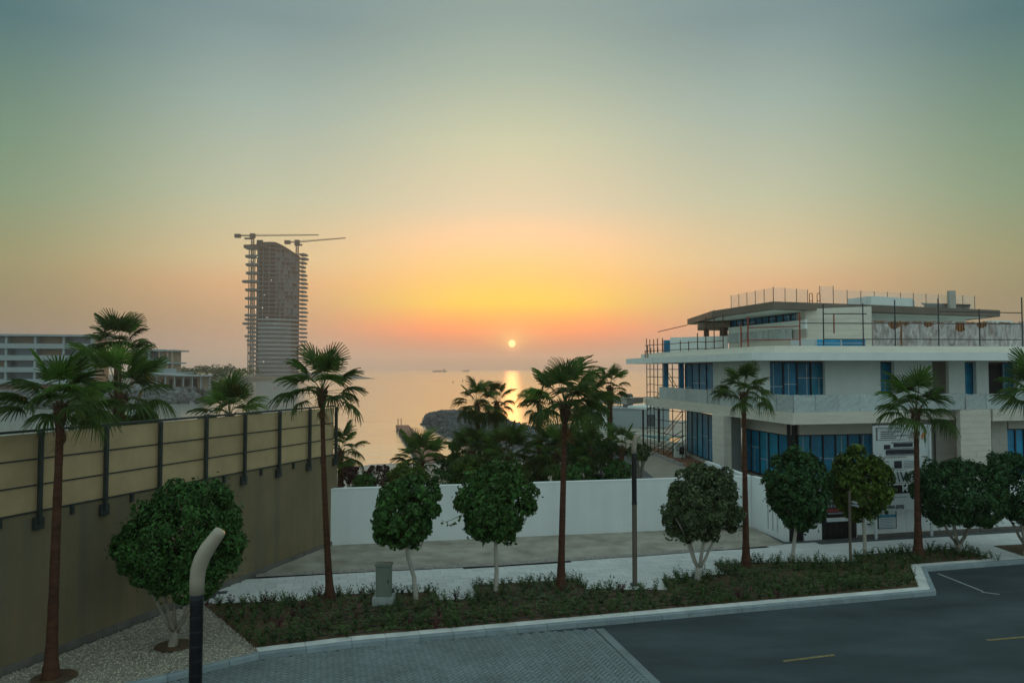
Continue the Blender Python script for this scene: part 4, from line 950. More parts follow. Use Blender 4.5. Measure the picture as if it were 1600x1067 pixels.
# fan palm fronds -------------------------------------------------
def frond_mesh(seed, droop=.35, nseg=24, dead=False):
    r = random.Random(seed); V, Fc, mi = [], [], []
    pet = .54; n0 = 0
    def bend(s_): return -droop*.22*s_*s_
    # petiole, a thin tapered strip of square section
    for k in range(5):
        s_ = pet*k/4; w_ = .012-.005*k/4; z = bend(s_/1.0)
        V += [(s_,-w_,z),(s_,0,z+w_*.6),(s_,w_,z),(s_,0,z-w_*.7)]
    for k in range(4):
        for j in range(4): a = k*4+j; b_ = k*4+(j+1)%4; Fc.append((a,b_,b_+4,a+4)); mi.append(1)
    hz = bend(pet); spread = 108 if not dead else 70
    dth = 2*spread/nseg
    for i in range(nseg):
        th = R(-spread+dth*(i+.5)+r.uniform(-1.2,1.2)); Ls = (.46*(1-.36*(abs(i+.5-nseg/2)/(nseg/2))**2.2))*r.uniform(.9,1.06)
        hw = R(dth*.50); c, s2 = math.cos(th), math.sin(th); base = len(V); split = .50*r.uniform(.85,1.1); dr = droop*r.uniform(.7,1.35)
        costa = .10*max(0, c)
        prof = [(0.03,1),(split*.5,1),(split,1),(split+.2,.62),(split+.36,.33),(1.0,.03)]
        for s_, wf in prof:
            rr = Ls*s_; w_ = math.tan(hw)*min(rr, Ls*split)*wf+.0012
            dz = -dr*.85*max(0, s_-.22)**2*Ls*1.6 + (.0 if i%2 else .008)
            px_, py_ = pet+costa*s_*0+rr*c, rr*s2*.98
            k2 = max(0, s_-.55)*dr*.4*Ls          # tips fall and pull inwards
            px_ -= k2*c*.5; py_ -= k2*s2*.5
            V.append((px_-(-s2)*w_*-1*1, py_-c*w_*-1*-1, hz+dz+.010)) if False else V.append((px_+s2*w_, py_-c*w_, hz+dz+.012)); V.append((px_, py_, hz+dz-.010*min(1,rr/.2))); V.append((px_-s2*w_, py_+c*w_, hz+dz+.012))
        for k in range(len(prof)-1):
            a = base+k*3; Fc += [(a,a+1,a+4,a+3),(a+1,a+2,a+5,a+4)]; mi += [0,0]
    me = bpy.data.meshes.new('frond'); me.from_pydata(V, [], Fc); me.update()
    me.materials.append(None); me.materials.append(m_petiole); me.polygons.foreach_set('material_index', mi); return me
FM = {}
for key, m_ in (('green', m_frond), ('bright', m_frond2)):
    FM[key] = []
    for s_, dr in ((1,.18),(2,.4),(3,.7),(4,1.0),(5,.5)):
        me = frond_mesh(s_, dr); me.materials[0] = m_; FM[key].append(me)
FM['dead'] = []
for s_ in (11,12):
    me = frond_mesh(s_, 1.3, 16, True); me.materials[0] = m_dead; me.materials[1] = m_dead; FM['dead'].append(me)

def palm(base, top, Rc, nf, label, seed=0, r0=.21, r1=.12, group=None, bright=.25, dead=3, low=-14, name='fan_palm', skirt=.5, shift=(0,0), trunk_m=None):
    r = random.Random(seed); base, top = Vector(base), Vector(top)
    t_ = thing(name, tuple(base), label, 'palm tree', group)
    tr = MB(); n = 26; pts, rad = [], []; h_ = (top-base).length
    bow = Vector((shift[0], 0, 0))
    for k in range(n+1):
        s_ = k/n; p = base.lerp(top, s_)+bow*math.sin(s_*math.pi); flare = .85*math.exp(-s_*h_/.40)
        pts.append(p); rad.append((r0+(r1-r0)*min(1, s_*1.15))*(1+flare)*(1+r.uniform(-.03,.03)+(.025 if k % 2 else -.02)))
    pts[0] = pts[0]-Vector((0,0,.15)); tr.tube(pts, rad, 14); tr.build('trunk', trunk_m or m_bark, t_, smooth=False)
    # old leaf bases under the crown
    bo = MB()
    for k in range(34):
        a = k*2.4; z = -skirt*Rc*.55*(k/34.0); rr = r1*1.0; c, s_ = math.cos(a), math.sin(a); o_ = top+Vector((c*rr*.7, s_*rr*.7, z))
        ln = Rc*.13*r.uniform(.7,1.3)*(1.2-k/50); tip = o_+Vector((c*ln*.7, s_*ln*.7, ln*.9))
        bo.tube([o_-Vector((0,0,.10)), o_.lerp(tip,.5)+Vector((c*.015,s_*.015,0)), tip], [.045*Rc/1.5,.032*Rc/1.5,.012], 5)
    bo.tube([top-Vector((0,0,skirt*Rc*.45)), top-Vector((0,0,skirt*.2*Rc)), top+Vector((0,0,.10*Rc))], [r1*1.02,r1*1.35,r1*.6], 10)
    stuff(bo.build('leaf_base', m_bark2, t_))
    cen = top+Vector((0,0,.05*Rc))
    for k in range(nf):
        u = (k+.5)/nf; e_ = 82-(82-low)*u**.85+r.uniform(-9,9); a = k*137.508+r.uniform(-14,14)
        if e_ > 45: kk = 0 if r.random() < .6 else 1
        elif e_ > 5: kk = r.choice((1,2,4))
        else: kk = r.choice((2,3))
        key = 'bright' if (e_ > 25 and r.random() < bright*1.6) else 'green'
        me = FM[key][kk]; o = link('frond', me, None, t_)
        s_ = Rc*r.uniform(.80,1.10)*(1.0 if e_ < 55 else 1.10)
        o.matrix_local = Matrix.Translation(cen-Vector(base)+Vector((0,0,-.10*Rc*u))) @ Matrix.Rotation(R(a),4,'Z') @ Matrix.Rotation(R(-e_),4,'Y') @ Matrix.Rotation(R(r.uniform(-25,25)),4,'X') @ Matrix.Diagonal((s_,s_,s_,1))
    for k in range(dead):
        o = link('dry_frond', FM['dead'][k%2], None, t_); s_ = Rc*r.uniform(.42,.62); a = k*99+r.uniform(0,60)
        o.matrix_local = Matrix.Translation(top-Vector(base)-Vector((0,0,.12*Rc))) @ Matrix.Rotation(R(a),4,'Z') @ Matrix.Rotation(R(r.uniform(62,80)),4,'Y') @ Matrix.Diagonal((s_,s_,s_,1))
    return t_
def street_palm(px, py, tx, ty, Rpx, nf, label, **k):
    b_ = G(px, py, .14); y = b_.y; top = D(tx, ty, y); return palm(b_, top, Rpx*y/F, nf, label, **k)
gp = 'street palms along the road'
street_palm(79,1062,95,636,92,25,'tall nearest fan palm rising in front of the beige wall', seed=1, r0=.125, r1=.085, group=gp, bright=.45, dead=2)
street_palm(516,938,503,612,75,22,'fan palm standing by the end of the beige wall', seed=2, r0=.112, r1=.070, group=gp, dead=3, shift=(-.04,0))
street_palm(876,922,883,634,84,24,'fan palm with russet trunk between the round trees and slim lamp', seed=3, r0=.118, r1=.085, group=gp, dead=3, bright=.2)
street_palm(1166,886,1162,617,51,22,'slim fan palm in front of the villa window wrapped in blue', seed=4, r0=.125, r1=.075, group=gp, dead=1)
street_palm(1435,869,1431,644,68,22,'fan palm in front of the tall white hoarding', seed=5, r0=.135, r1=.085, group=gp, dead=1)
b_ = G(1634,862,.14); palm(b_, D(1628,622,b_.y), 70*b_.y/F, 22, 'fan palm cut by the picture edge with only its crown side in view', seed=6, group=gp, dead=2)
# palms behind the walls
gp = 'garden palms behind the walls'
def back_palm(px, y, gz, ty, Rpx, nf, label, **k):
    nf = int(nf*1.35)
    base = P(px+k.pop('lean',0), y, gz); top = D(px, ty, y); return palm(base, top, Rpx*y/F, nf, label, group=gp, **k)
back_palm(186,31.5,0,622,90,26,'shaggy broad fan palm just behind the tan screen', seed=21, dead=6, bright=.35, low=-60, r1=.2)
back_palm(184,44,-.3,545,58,22,'highest fan palm standing behind the tan screen', seed=22, dead=2, bright=.15, r0=.3, r1=.2)
back_palm(359,38,0,652,64,20,'low palm crown peeping over the middle of the tan screen', seed=23, dead=0, bright=.35, low=-25)
back_palm(532,41,-.2,706,44,20,'palm crown showing past the far end of the beige wall', seed=24, dead=1, low=-50)
back_palm(657,47,0,724,54,22,'low bushy palm beside the wooden jetty', seed=25, dead=1, bright=.3, low=-20)
back_palm(745,50,0,630,40,20,'left of the twin palms standing against the water', seed=26, dead=6, low=-66, skirt=1.5, lean=6)
back_palm(776,51,0,630,36,18,'right of the twin palms standing against the water', seed=27, dead=6, low=-66, skirt=1.5, lean=-2)
back_palm(843,49,0,634,34,16,'small palm half behind the russet trunked street palm', seed=28, dead=5, low=-60)
back_palm(920,50,0,625,44,20,'full crowned palm before the white pool house', seed=29, dead=4, low=-60, skirt=1.2)
back_palm(953,51,0,606,40,15,'open crowned palm with brown hanging dry fronds beside the pool house', seed=30, dead=9, low=-35, skirt=1.4, r1=.17)
back_palm(896,48,0,672,38,18,'short dense palm under the full crowned palm', seed=32, dead=3, low=-40)
back_palm(795,43,0,715,56,24,'low spreading palm in front of the twin palms', seed=33, dead=2, low=-20)
back_palm(870,42,0,712,52,22,'low spreading palm behind the white wall by the russet trunk', seed=34, dead=2, low=-25, bright=.3)
back_palm(925,42,0,706,44,20,'dark low palm left of the slim lamp behind the wall', seed=35, dead=1, low=-30)
back_palm(972,41,0,700,40,9,'sparse young palm with few fronds behind the slim lamp', seed=36, dead=4, low=-5, bright=.3)
back_palm(736,44,0,708,44,22,'dark palm crown at the left foot of the twin palms', seed=37, dead=2, low=-30)
# shrubs behind the white wall
SH = [(548,40,742,16,16,m_leafP,'dark reddish shrub behind the wall end'),(590,42,744,30,16,m_leafP,'purple brown shrub left of the jetty palm'),(570,38,752,20,12,m_leafA,'low green shrub at the left end of the white wall'),
 (636,38,744,36,22,m_leafC,'bright green shrub under the jetty palm'),(690,39,756,30,22,m_leafA,'green shrub right of the jetty palm'),(738,38,742,32,22,m_leafC,'fresh green shrub above the white wall coping'),
 (782,37.5,738,36,22,m_leafA,'rounded leafy shrub in the middle of the wall top'),(706,46,730,22,24,m_leafD,'dark shrub mass beside the twin palms'),(722,52,705,22,34,m_leafD,'tall dark shrub at the breakwater root'),(760,49,712,34,30,m_leafD,'tall dark thicket under the twin palms'),
 (836,44,736,28,24,m_leafD,'dark thicket left of the russet palm trunk'),(900,38,742,38,18,m_leafA,'clipped green shrub right of the russet palm trunk'),(884,46,716,44,38,m_leafD,'big dark thicket behind the russet palm trunk'),
 (945,42,722,34,36,m_leafD,'dark thicket left of the slim lamp'),(968,38,742,24,24,m_leafA,'green shrub touching the slim lamp'),(925,50,700,30,24,m_leafD,'dark growth below the pool house'),(1000,44,707,18,14,m_leafB,'small olive shrub beside the lane'),
 (1105,43,762,14,10,m_leafB,'small olive shrub in the corner behind the wall')]
for k, (px, y, py, rx, rz_, m_, lab) in enumerate(SH):
    c_ = D(px, py, y); rx *= y/F; rz_ *= y/F; g0 = hgt(c_.x, y)
    t_ = thing('garden_shrub', (c_.x, y, g0), lab, 'shrub', 'garden shrubs behind the white wall'); zc = c_.z-g0
    n = int(min(7500, 1900+2600*rx*rz_)); V, Fc = leaf_cloud(n, .15, (rx, rx*.8, rz_), (0,0,zc), clumps=50, lobe=.22, seed=100+k)
    link('crown', np_mesh('crown', V, Fc), m_, t_)
    tr = MB(); O = Vector((c_.x,y,g0))
    for j in range(6): a = j*1.05; tr.tube([O, O+Vector((math.cos(a)*rx*.2, math.sin(a)*rx*.15, zc*.6)), O+Vector((math.cos(a)*rx*.6, math.sin(a)*rx*.5, zc))], [.06,.045,.015], 5)
    tr.build('stem', m_greybark, t_)

# ground cover plants in rows
def small_plant(seed, n=9, h_=.30):
    r = random.Random(seed); V, Fc = [], []
    for k in range(n):
        a = r.uniform(0,6.28); c, s_ = math.cos(a), math.sin(a); ln = r.uniform(.05,.15); hh = h_*r.uniform(.55,1.1)
        for j in range(7):
            f = (j+1)/7; p = Vector((c*ln*f, s_*ln*f, hh*f)); b2 = a+r.uniform(-2,2)+j*2.2; d = Vector((math.cos(b2), math.sin(b2), r.uniform(.1,.9))).normalized(); sd_ = d.cross(Vector((0,0,1))).normalized(); L = r.uniform(.05,.085); n0 = len(V)
            V += [tuple(p), tuple(p+d*L*.5+sd_*L*.26), tuple(p+d*L), tuple(p+d*L*.5-sd_*L*.26)]; Fc += [(n0,n0+1,n0+2),(n0,n0+2,n0+3)]
        n0 = len(V); V += [(0,0,-.05),(.008,0,0),(c*ln,s_*ln,hh)]; Fc.append((n0,n0+1,n0+2))
    return np.array(V), np.array(Fc)
PM = []
for s_ in range(6):
    V, Fc = small_plant(s_, 7+s_%3*2, .26+.03*(s_%3)); PM.append((V, Fc))
pme = [np_mesh('young_shrub', V, Fc) for V, Fc in PM]
for me in pme: me.materials.append(m_cover)
pmr = []
for V, Fc in PM[:2]: me = np_mesh('young_shrub', V, Fc); me.materials.append(m_coverR); pmr.append(me)
spots = []
kd = (KERB[6]-KERB[3]).normalized(); kn = Vector((-kd.y, kd.x, 0)); o0 = KERB[3]
for j in range(-6, 34):
    for i in range(-14, 80):
        row = j*.42; q_ = o0+kd*(i*.36+random.uniform(-.09,.09))+kn*(row+.62+random.uniform(-.07,.07))
        inner = inpoly(q_.x, q_.y, BEDP) or inpoly(q_.x, q_.y, BED2P)
        if not inner: continue
        if q_.x > 22: continue
        keep = 1.0 if j < 2 else .66+.22*math.sin(q_.x*1.1+q_.y*.7)
        if random.random() > keep: continue
        if any((q_-G(px,py,.12)).xy.length < .32 for px, py in ((516,938),(876,922),(1166,886),(1435,869),(597,948),(650,936),(775,925),(1090,906),(1352,868),(1497,865))): continue
        spots.append((q_.length, q_.x, q_.y, random.uniform(.7,1.35)*(1.1 if j < 2 else 1.0), random.uniform(0,6.28)))
# the far edge row along the pavement stands a little taller
for a, b_ in zip(BED[:17], BED[1:18]):
    L = (b_-a).xy.length
    for k in range(int(L/.34)):
        q_ = a.lerp(b_, (k+.5)/(L/.34)); q_ = q_+Vector((random.uniform(-.05,.05), -.16, 0))
        if (q_-G(597,948,.12)).xy.length < .5: continue
        spots.append((q_.length, q_.x, q_.y, random.uniform(.75,1.15), random.uniform(0,6.28)))
LM = [(345,985,'the gravel bed'),(430,975,'the bed corner by the pebbles'),(516,938,'the palm by the beige wall'),(597,950,'the utility cabinet'),(655,950,'the leaning small tree'),(775,930,'the straight trunked small tree'),(876,925,'the russet trunked palm'),(992,935,'the slim lamp'),(1090,915,'the forked trunk tree'),(1166,890,'the slim palm'),(1238,890,'the deep green tree'),(1330,890,'the camera pole'),(1435,880,'the palm before the hoarding'),(1497,868,'the broad V trunk tree')]
spots.sort(); restV, restF, nv = [], [], 0
for k, (_, x, y, s_, a) in enumerate(spots):
    red = random.random() < .07
    if k < 290:
        o = link('young_shrub', random.choice(pmr if red else pme), None); o.location = (x, y, .15); o.rotation_euler.z = a; o.scale = (s_,)*3
        near = min(LM, key=lambda q: (G(q[0],q[1],.12)-Vector((x,y,.12))).xy.length)[2]
        row = 'by the kerb' if min(abs((Vector((x,y,0))-KERB[3]).xy.dot(kn.xy)), 9) < 1.25 else 'inside the bed'
        cl_ = 'small reddish leaved plant' if red else 'young green shrub'
        setp(o, cl_+' '+row+' near '+near, 'plant', cl_+'s '+row+' near '+near)
    else:
        V, Fc = random.choice(PM); ca, sa = math.cos(a), math.sin(a); W = V*s_; W = np.stack([W[:,0]*ca-W[:,1]*sa+x, W[:,0]*sa+W[:,1]*ca+y, W[:,2]+.15], 1); restV.append(W); restF.append(Fc+nv); nv += len(W)
print('ground plants', len(spots), 'tiles', len(tiles))
stuff(setp(link('ground_cover', np_mesh('ground_cover', np.vstack(restV), np.vstack(restF)), m_cover), 'young green shrubs filling the far part of the bed', 'plants'))
for j in range(8):
    a_, b2 = KERB[3]+kn*(.83+j*.42)+kd*(.5+j*.1), KERB[7]+kn*(.83+j*.42)-kd*.4
    runs = [[]]
    for k in range(120):
        q_ = a_.lerp(b2, k/119)+kn*random.uniform(-.02,.02)
        if inpoly(q_.x, q_.y, BEDP): runs[-1].append((q_.x, q_.y, .19+random.uniform(-.01,.02)))
        elif runs[-1]: runs.append([])
    pts = max(runs, key=len)
    if len(pts) > 8: setp(MB().tube(pts, .014, 5).build('drip_pipe', m_frame), 'thin black irrigation pipe on the bed soil, '+ORD[j]+' line from the kerb', 'pipe', 'drip irrigation pipes')
# low matted growth and litter between the rows
n = 20000; V = []; Fc = []
for k in range(n*3):
    if len(Fc) >= n*2: break
    x, y = rng.uniform(-9,21), rng.uniform(19,31)
    if not (inpoly(x,y,BEDP)): continue
    dens = math.sin(x*.9+1)*math.cos(y*1.3)+.6*math.sin(x*2.3+y)
    if rng.uniform(-1.7,.9) > dens: continue
    L = rng.uniform(.035,.085); a = rng.uniform(0,6.28); c, s_ = math.cos(a)*L, math.sin(a)*L; z = .18+rng.uniform(0,.08); n0 = len(V)
    V += [(x-c,y-s_,z),(x+s_*.5,y-c*.5,z+.02),(x+c,y+s_,z+rng.uniform(0,.04)),(x-s_*.5,y+c*.5,z+.01)]; Fc += [(n0,n0+1,n0+2),(n0,n0+2,n0+3)]
stuff(setp(link('undergrowth', np_mesh('undergrowth', np.array(V), np.array(Fc)), m_cover), 'low matted green growth between the shrub rows', 'undergrowth'))

# ------------------------------------------------------------------ rocks: breakwater, shore
def rock_mesh(seed):
    bm = bmesh.new(); bmesh.ops.create_icosphere(bm, subdivisions=1, radius=1); r = random.Random(seed)
    for v in bm.verts: v.co *= r.uniform(.72,1.12); v.co.z *= .72
    me = bpy.data.meshes.new('rock'); bm.to_mesh(me); bm.free(); me.materials.append(m_rock); return me
RM = [rock_mesh(s_) for s_ in range(8)]
ctr = [Vector(p) for p in ((7,74,-.2),(2.5,87,.1),(-1.5,100,.3),(-6,115,.4),(-11,131,.1),(-16.2,149,-1.0))]
bw = thing('breakwater', (-3,97,-2.2), 'curved grey rock breakwater running out into the bay', 'breakwater')
mb = MB(); W = 6.2; prof = [(-1,-3.2),(-.55,-1.1),(-.2,0),(.2,0),(.55,-1.1),(1,-3.2)]
rows = []
for i, p in enumerate(ctr):
    d = (ctr[min(i+1,len(ctr)-1)]-ctr[max(i-1,0)]); d.z = 0; d.normalize(); nn = Vector((-d.y,d.x,0)); w_ = W*(1 if i < len(ctr)-1 else .5)
    rows.append([(p.x+nn.x*u*w_, p.y+nn.y*u*w_, p.z+v-(.0 if i < len(ctr)-1 else .5)) for u, v in prof])
mb.v = [q_ for r_ in rows for q_ in r_]; mb.f = [(i*6+j, i*6+j+1, (i+1)*6+j+1, (i+1)*6+j) for i in range(len(rows)-1) for j in range(5)]; mb.f.append(tuple((len(rows)-1)*6+j for j in range(6)))
stuff(mb.build('rubble_core', m_rock, bw))
def on_mound(t_, u):
    i = min(int(t_), len(ctr)-2); f = t_-i; a = rows[i]; b_ = rows[i+1]; uu = (u+1)/2*5
    us = [p[0] for p in prof]
    for j in range(5):
        if us[j] <= u <= us[j+1]: g_2 = (u-us[j])/(us[j+1]-us[j]); pa = Vector(a[j]).lerp(Vector(a[j+1]), g_2); pb = Vector(b_[j]).lerp(Vector(b_[j+1]), g_2); return pa.lerp(pb, f)
    return Vector(a[0])
rk = []
for k in range(2000):
    t_ = random.uniform(0, len(ctr)-1.001); u = random.uniform(-.92,.92); rk.append(on_mound(t_, u))
rk.sort(key=lambda p: p.length)
def put_rocks(pts, parent, smin, smax, maxn, m_rest, name='rock'):
    vis = pts[:maxn]; org = ORG[parent.name]
    for p in vis:
        o = link(name, random.choice(RM), None, parent); s_ = random.uniform(smin, smax); o.location = p-org; o.rotation_euler = (random.uniform(-.5,.5), random.uniform(-.5,.5), random.uniform(0,6.28)); o.scale = (s_*random.uniform(.8,1.4), s_, s_*random.uniform(.7,1.0))
    V, Fc, nv = [], [], 0
    for p in pts[maxn:]:
        me = random.choice(RM); co = np.empty(len(me.vertices)*3); me.vertices.foreach_get('co', co); co = co.reshape(-1,3); s_ = random.uniform(smin, smax)
        mt = np.array(Euler((random.uniform(-.5,.5), random.uniform(-.5,.5), random.uniform(0,6.28))).to_matrix()); V.append((co*[s_*1.2,s_,s_*.85])@mt.T+np.array(p-org)); Fc.append(np.array([tuple(q.vertices) for q in me.polygons])+nv); nv += len(co)
    if V: stuff(link('rock_pile', np_mesh('rock_pile', np.vstack(V), np.vstack(Fc)), m_rest, parent))
put_rocks(rk, bw, .28, .68, 290, m_rock)

# left peninsula: land, rock armour, low buildings
SHO = [(-190,150),(-138,172),(-106,204),(-95,219),(-127,318),(-177,485),(-217,600),(-192,640),(-186,720)]
land = [(-420,150)]+SHO+[(-190,745),(-190,800),(-700,900),(-900,300)]
pen = sheet('peninsula', land, 1.6, m_land, 6)
mb = MB(); spit = [Vector((-250,740,0)), Vector((-196,752,0)), Vector((-166,760,0)), Vector((-139,763,0))]
for i in range(3):
    a, b_ = spit[i], spit[i+1]; ha, hb_ = (5.0,3.9,1.6,-2.4)[i], (5.0,3.9,1.6,-2.4)[i+1]
    mb.add([(a.x,a.y-16,-3),(b_.x,b_.y-12,-3),(b_.x,b_.y,hb_),(a.x,a.y,ha),(a.x,a.y+16,-3),(b_.x,b_.y+12,-3)], [(0,1,2,3),(3,2,5,4)])
far_sp = setp(mb.build('far_spit', m_rock), 'low dark rock spit ending right of the unfinished tower', 'rock spit')
ra = thing('rock_armour', (-100,190,-2.2), 'grey rock armour along the hotel shore', 'rock armour')
rk = []
for k in range(1500):
    i = random.choice((0,0,1,1,1,2,3,4)); f = random.random(); a, b_ = SHO[i], SHO[i+1]; x, y = a[0]+(b_[0]-a[0])*f, a[1]+(b_[1]-a[1])*f
    dx, dy = b_[0]-a[0], b_[1]-a[1]; l_ = math.hypot(dx, dy); nx_, ny_ = dy/l_, -dx/l_; u = random.random(); rk.append(Vector((x+nx_*u*5.5, y+ny_*u*5.5, 1.9-u*4.0)))
rk.sort(key=lambda p: abs(p.y-185)); put_rocks(rk, ra, .7, 1.6, 240, m_rock2)
mb = MB()
for i in range(5):
    a, b_ = SHO[i], SHO[i+1]; dx, dy = b_[0]-a[0], b_[1]-a[1]; l_ = math.hypot(dx, dy); nx_, ny_ = dy/l_*5, -dx/l_*5
    mb.add([(a[0],a[1],1.5),(b_[0],b_[1],1.5),(b_[0]+nx_,b_[1]+ny_,-3),(a[0]+nx_,a[1]+ny_,-3)], [(0,1,2,3)])
stuff(mb.build('rubble_core', m_rock2, ra))

# hotel: long white balconied range
def hotel(px0, y0, px1, y1, ztop, floors, fh, label, bays, tan=(), depth=14, zg=1.6):
    a, b_ = P(px0,y0,5), P(px1,y1,5); d = (b_-a); L = d.xy.length; d = Vector((d.x,d.y,0)).normalized(); nn = Vector((-d.y,d.x,0)); A2 = Vector((a.x,a.y,0)); B2 = Vector((b_.x,b_.y,0))
    t_ = thing('hotel_block', (a.x, a.y, zg), label, 'hotel building')
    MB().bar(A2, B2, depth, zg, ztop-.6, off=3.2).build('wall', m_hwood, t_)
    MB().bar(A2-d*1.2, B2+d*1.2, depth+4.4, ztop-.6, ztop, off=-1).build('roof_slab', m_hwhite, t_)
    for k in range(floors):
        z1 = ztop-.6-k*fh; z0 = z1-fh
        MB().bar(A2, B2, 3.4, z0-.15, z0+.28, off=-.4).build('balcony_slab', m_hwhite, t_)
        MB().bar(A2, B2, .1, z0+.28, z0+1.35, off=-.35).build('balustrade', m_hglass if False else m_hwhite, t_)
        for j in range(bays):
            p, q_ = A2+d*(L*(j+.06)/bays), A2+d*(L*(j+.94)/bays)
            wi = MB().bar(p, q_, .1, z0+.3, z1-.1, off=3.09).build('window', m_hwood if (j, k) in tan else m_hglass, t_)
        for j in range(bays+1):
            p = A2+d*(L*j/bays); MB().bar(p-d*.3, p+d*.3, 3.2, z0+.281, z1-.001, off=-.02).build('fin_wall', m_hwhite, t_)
    return t_
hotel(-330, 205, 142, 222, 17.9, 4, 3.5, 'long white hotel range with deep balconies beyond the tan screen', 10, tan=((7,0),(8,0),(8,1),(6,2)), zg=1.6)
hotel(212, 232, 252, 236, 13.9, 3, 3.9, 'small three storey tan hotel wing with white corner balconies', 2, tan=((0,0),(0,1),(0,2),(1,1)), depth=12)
a = P(252,234,5); wg = thing('hotel_balcony_tower', (a.x,234,1.6), 'stack of white corner balconies at the end of the small hotel wing', 'hotel building')
for z, w_ in ((13.2,5.2),(9.3,4.4),(6.2,6.8),(3.2,4)):
    MB().box(a.x-.5, a.x+w_, 231, 242, z, z+.45).build('balcony_slab', m_hwhite, wg)
    if z < 13: MB().box(a.x-.4, a.x+w_-.8, 231.2, 231.35, z+.45, z+1.5).build('balustrade', m_hwhite, wg)
for dx in (0,2.6,4.0): MB().box(a.x+dx, a.x+dx+.5, 231.8, 232.3, 1.6, 13.2).build('column', m_hwood, wg)
MB().box(a.x-.4, a.x+2.6, 235, 242, 1.6, 13.2).build('wall', m_hwood, wg)
a = P(205,212,4); b_ = P(332,222,4); pv = thing('beach_pavilion', (a.x,212,1.6), 'low beach pavilion under a curved white roof above the rocks', 'pavilion')
mb = MB(); n = 14
for k in range(n):
    s0, s1 = k/n, (k+1)/n; p, q_ = a.lerp(b_, s0), a.lerp(b_, s1); z0, z1 = 5.2+.9*math.sin(min(1,s0*1.0+.45)*math.pi*.9), 5.2+.9*math.sin(min(1,s1+.45)*math.pi*.9)
    mb.add([(p.x,p.y,z0),(q_.x,q_.y,z1),(q_.x,q_.y+12,z1),(p.x,p.y+12,z0),(p.x,p.y,z0+.35),(q_.x,q_.y,z1+.35),(q_.x,q_.y+12,z1+.35),(p.x,p.y+12,z0+.35)], [(3,2,1,0),(4,5,6,7),(0,1,5,4),(2,3,7,6)])
mb.build('roof', m_hwhite, pv)
MB().bar(Vector((a.x+2,a.y+6,0)), Vector((b_.x-1,b_.y+6,0)), .3, 1.6, 5.3).build('wall', m_hwood, pv)
for k in range(9): p = a.lerp(b_, (k+.5)/9); MB().box(p.x-.15,p.x+.15,p.y+1,p.y+1.3,1.6,5.6).build('column', m_hwhite, pv)
for k in range(6): p = a.lerp(b_, (k+.9)/9.5); MB().bar(Vector((p.x,p.y+5.8,0)), Vector((p.x+1.8,p.y+5.9,0)), .1, 1.7, 4.6).build('doorway', m_dconcrete, pv)

# trees of the far shore
def far_tree(px, y, h_, w_, label, palmy=False, zg=1.6):
    b_ = P(px, y, zg); r = random.Random(px*7+1)
    t_ = thing('far_tree', (b_.x,y,zg), label, 'tree', 'trees along the far shore')
    hh = h_*.72 if palmy else h_*.55
    MB().tube([b_-Vector((0,0,.5)), b_+Vector((.2,0,hh*.6)), b_+Vector((.1,0,hh))], [.35,.25,.18], 6).build('trunk', m_greybark, t_)
    V, Fc = leaf_cloud(600 if not palmy else 320, w_*.14 if not palmy else w_*.28, (w_, w_, (h_-hh*.8)*.5 if not palmy else w_*.6), (0,0,hh*1.05 if not palmy else hh), clumps=26, lobe=.3, seed=px)
    link('crown', np_mesh('crown', V, Fc), m_leafD, t_)
ft = [(274,300,6.5,4,0),(283,420,8,5,0),(292,380,7,4.5,0),(301,450,7,6,0),(312,400,7.5,5,0),(322,430,9.5,5.5,0),(334,410,10.5,5,0),(346,440,8,6,0),(357,430,10,3.2,1),(366,460,8,6,0),(378,450,7,5,0),(391,600,9,7,0),(280,560,9,8,0),(306,600,9,9,0),(330,620,9,9,0),(352,600,8,9,0),(398,560,7,6,0),(344,380,6,5,0)]
for k, (px, y, h_, w_, pm_) in enumerate(ft):
    far_tree(px, y, h_, w_, ('slender palm crowned tree above the others on the far shore' if pm_ else 'hazy dark tree, '+ORD[sorted(f_[0] for f_ in ft).index(px)]+' from the hotel in the far row'), pm_)

# ------------------------------------------------------------------ unfinished tower with two cranes
TA, TB = Vector((-228,655,0)), Vector((-199.5,690,0)); TB = PX(466,690,0); TA = PX(400,655,0); TB = PX(467,668,0); TA.z = TB.z = 0
td = (TB-TA).normalized(); tn = Vector((-.35, .937, 0)); TL = (TB-TA).length
tw = thing('unfinished_tower', (TA.x, TA.y, 1.6), 'hazy unfinished concrete high rise with ragged balcony slabs and cranes', 'tower')
def front_curve(u): return 2.2*math.sin((u-.1)*math.pi*1.5)
def tpoly(u0, u1, f_off, back, n=14, lft=0, rgt=0):
    pts = [TA+td*(TL*(u0+(u1-u0)*k/n))+tn*(front_curve(u0+(u1-u0)*k/n)*-1+f_off) for k in range(n+1)]
    pts += [TA+td*(TL*u1)+tn*back, TA+td*(TL*u0)+tn*back]; return [(p.x,p.y) for p in pts]
zt0, nfl, fh = 2.4, 31, 3.78
ztop_l = zt0+nfl*fh
def roofz(u): return zt0+fh*(nfl-.2) - (0 if u < .45 else (u-.45)*14)
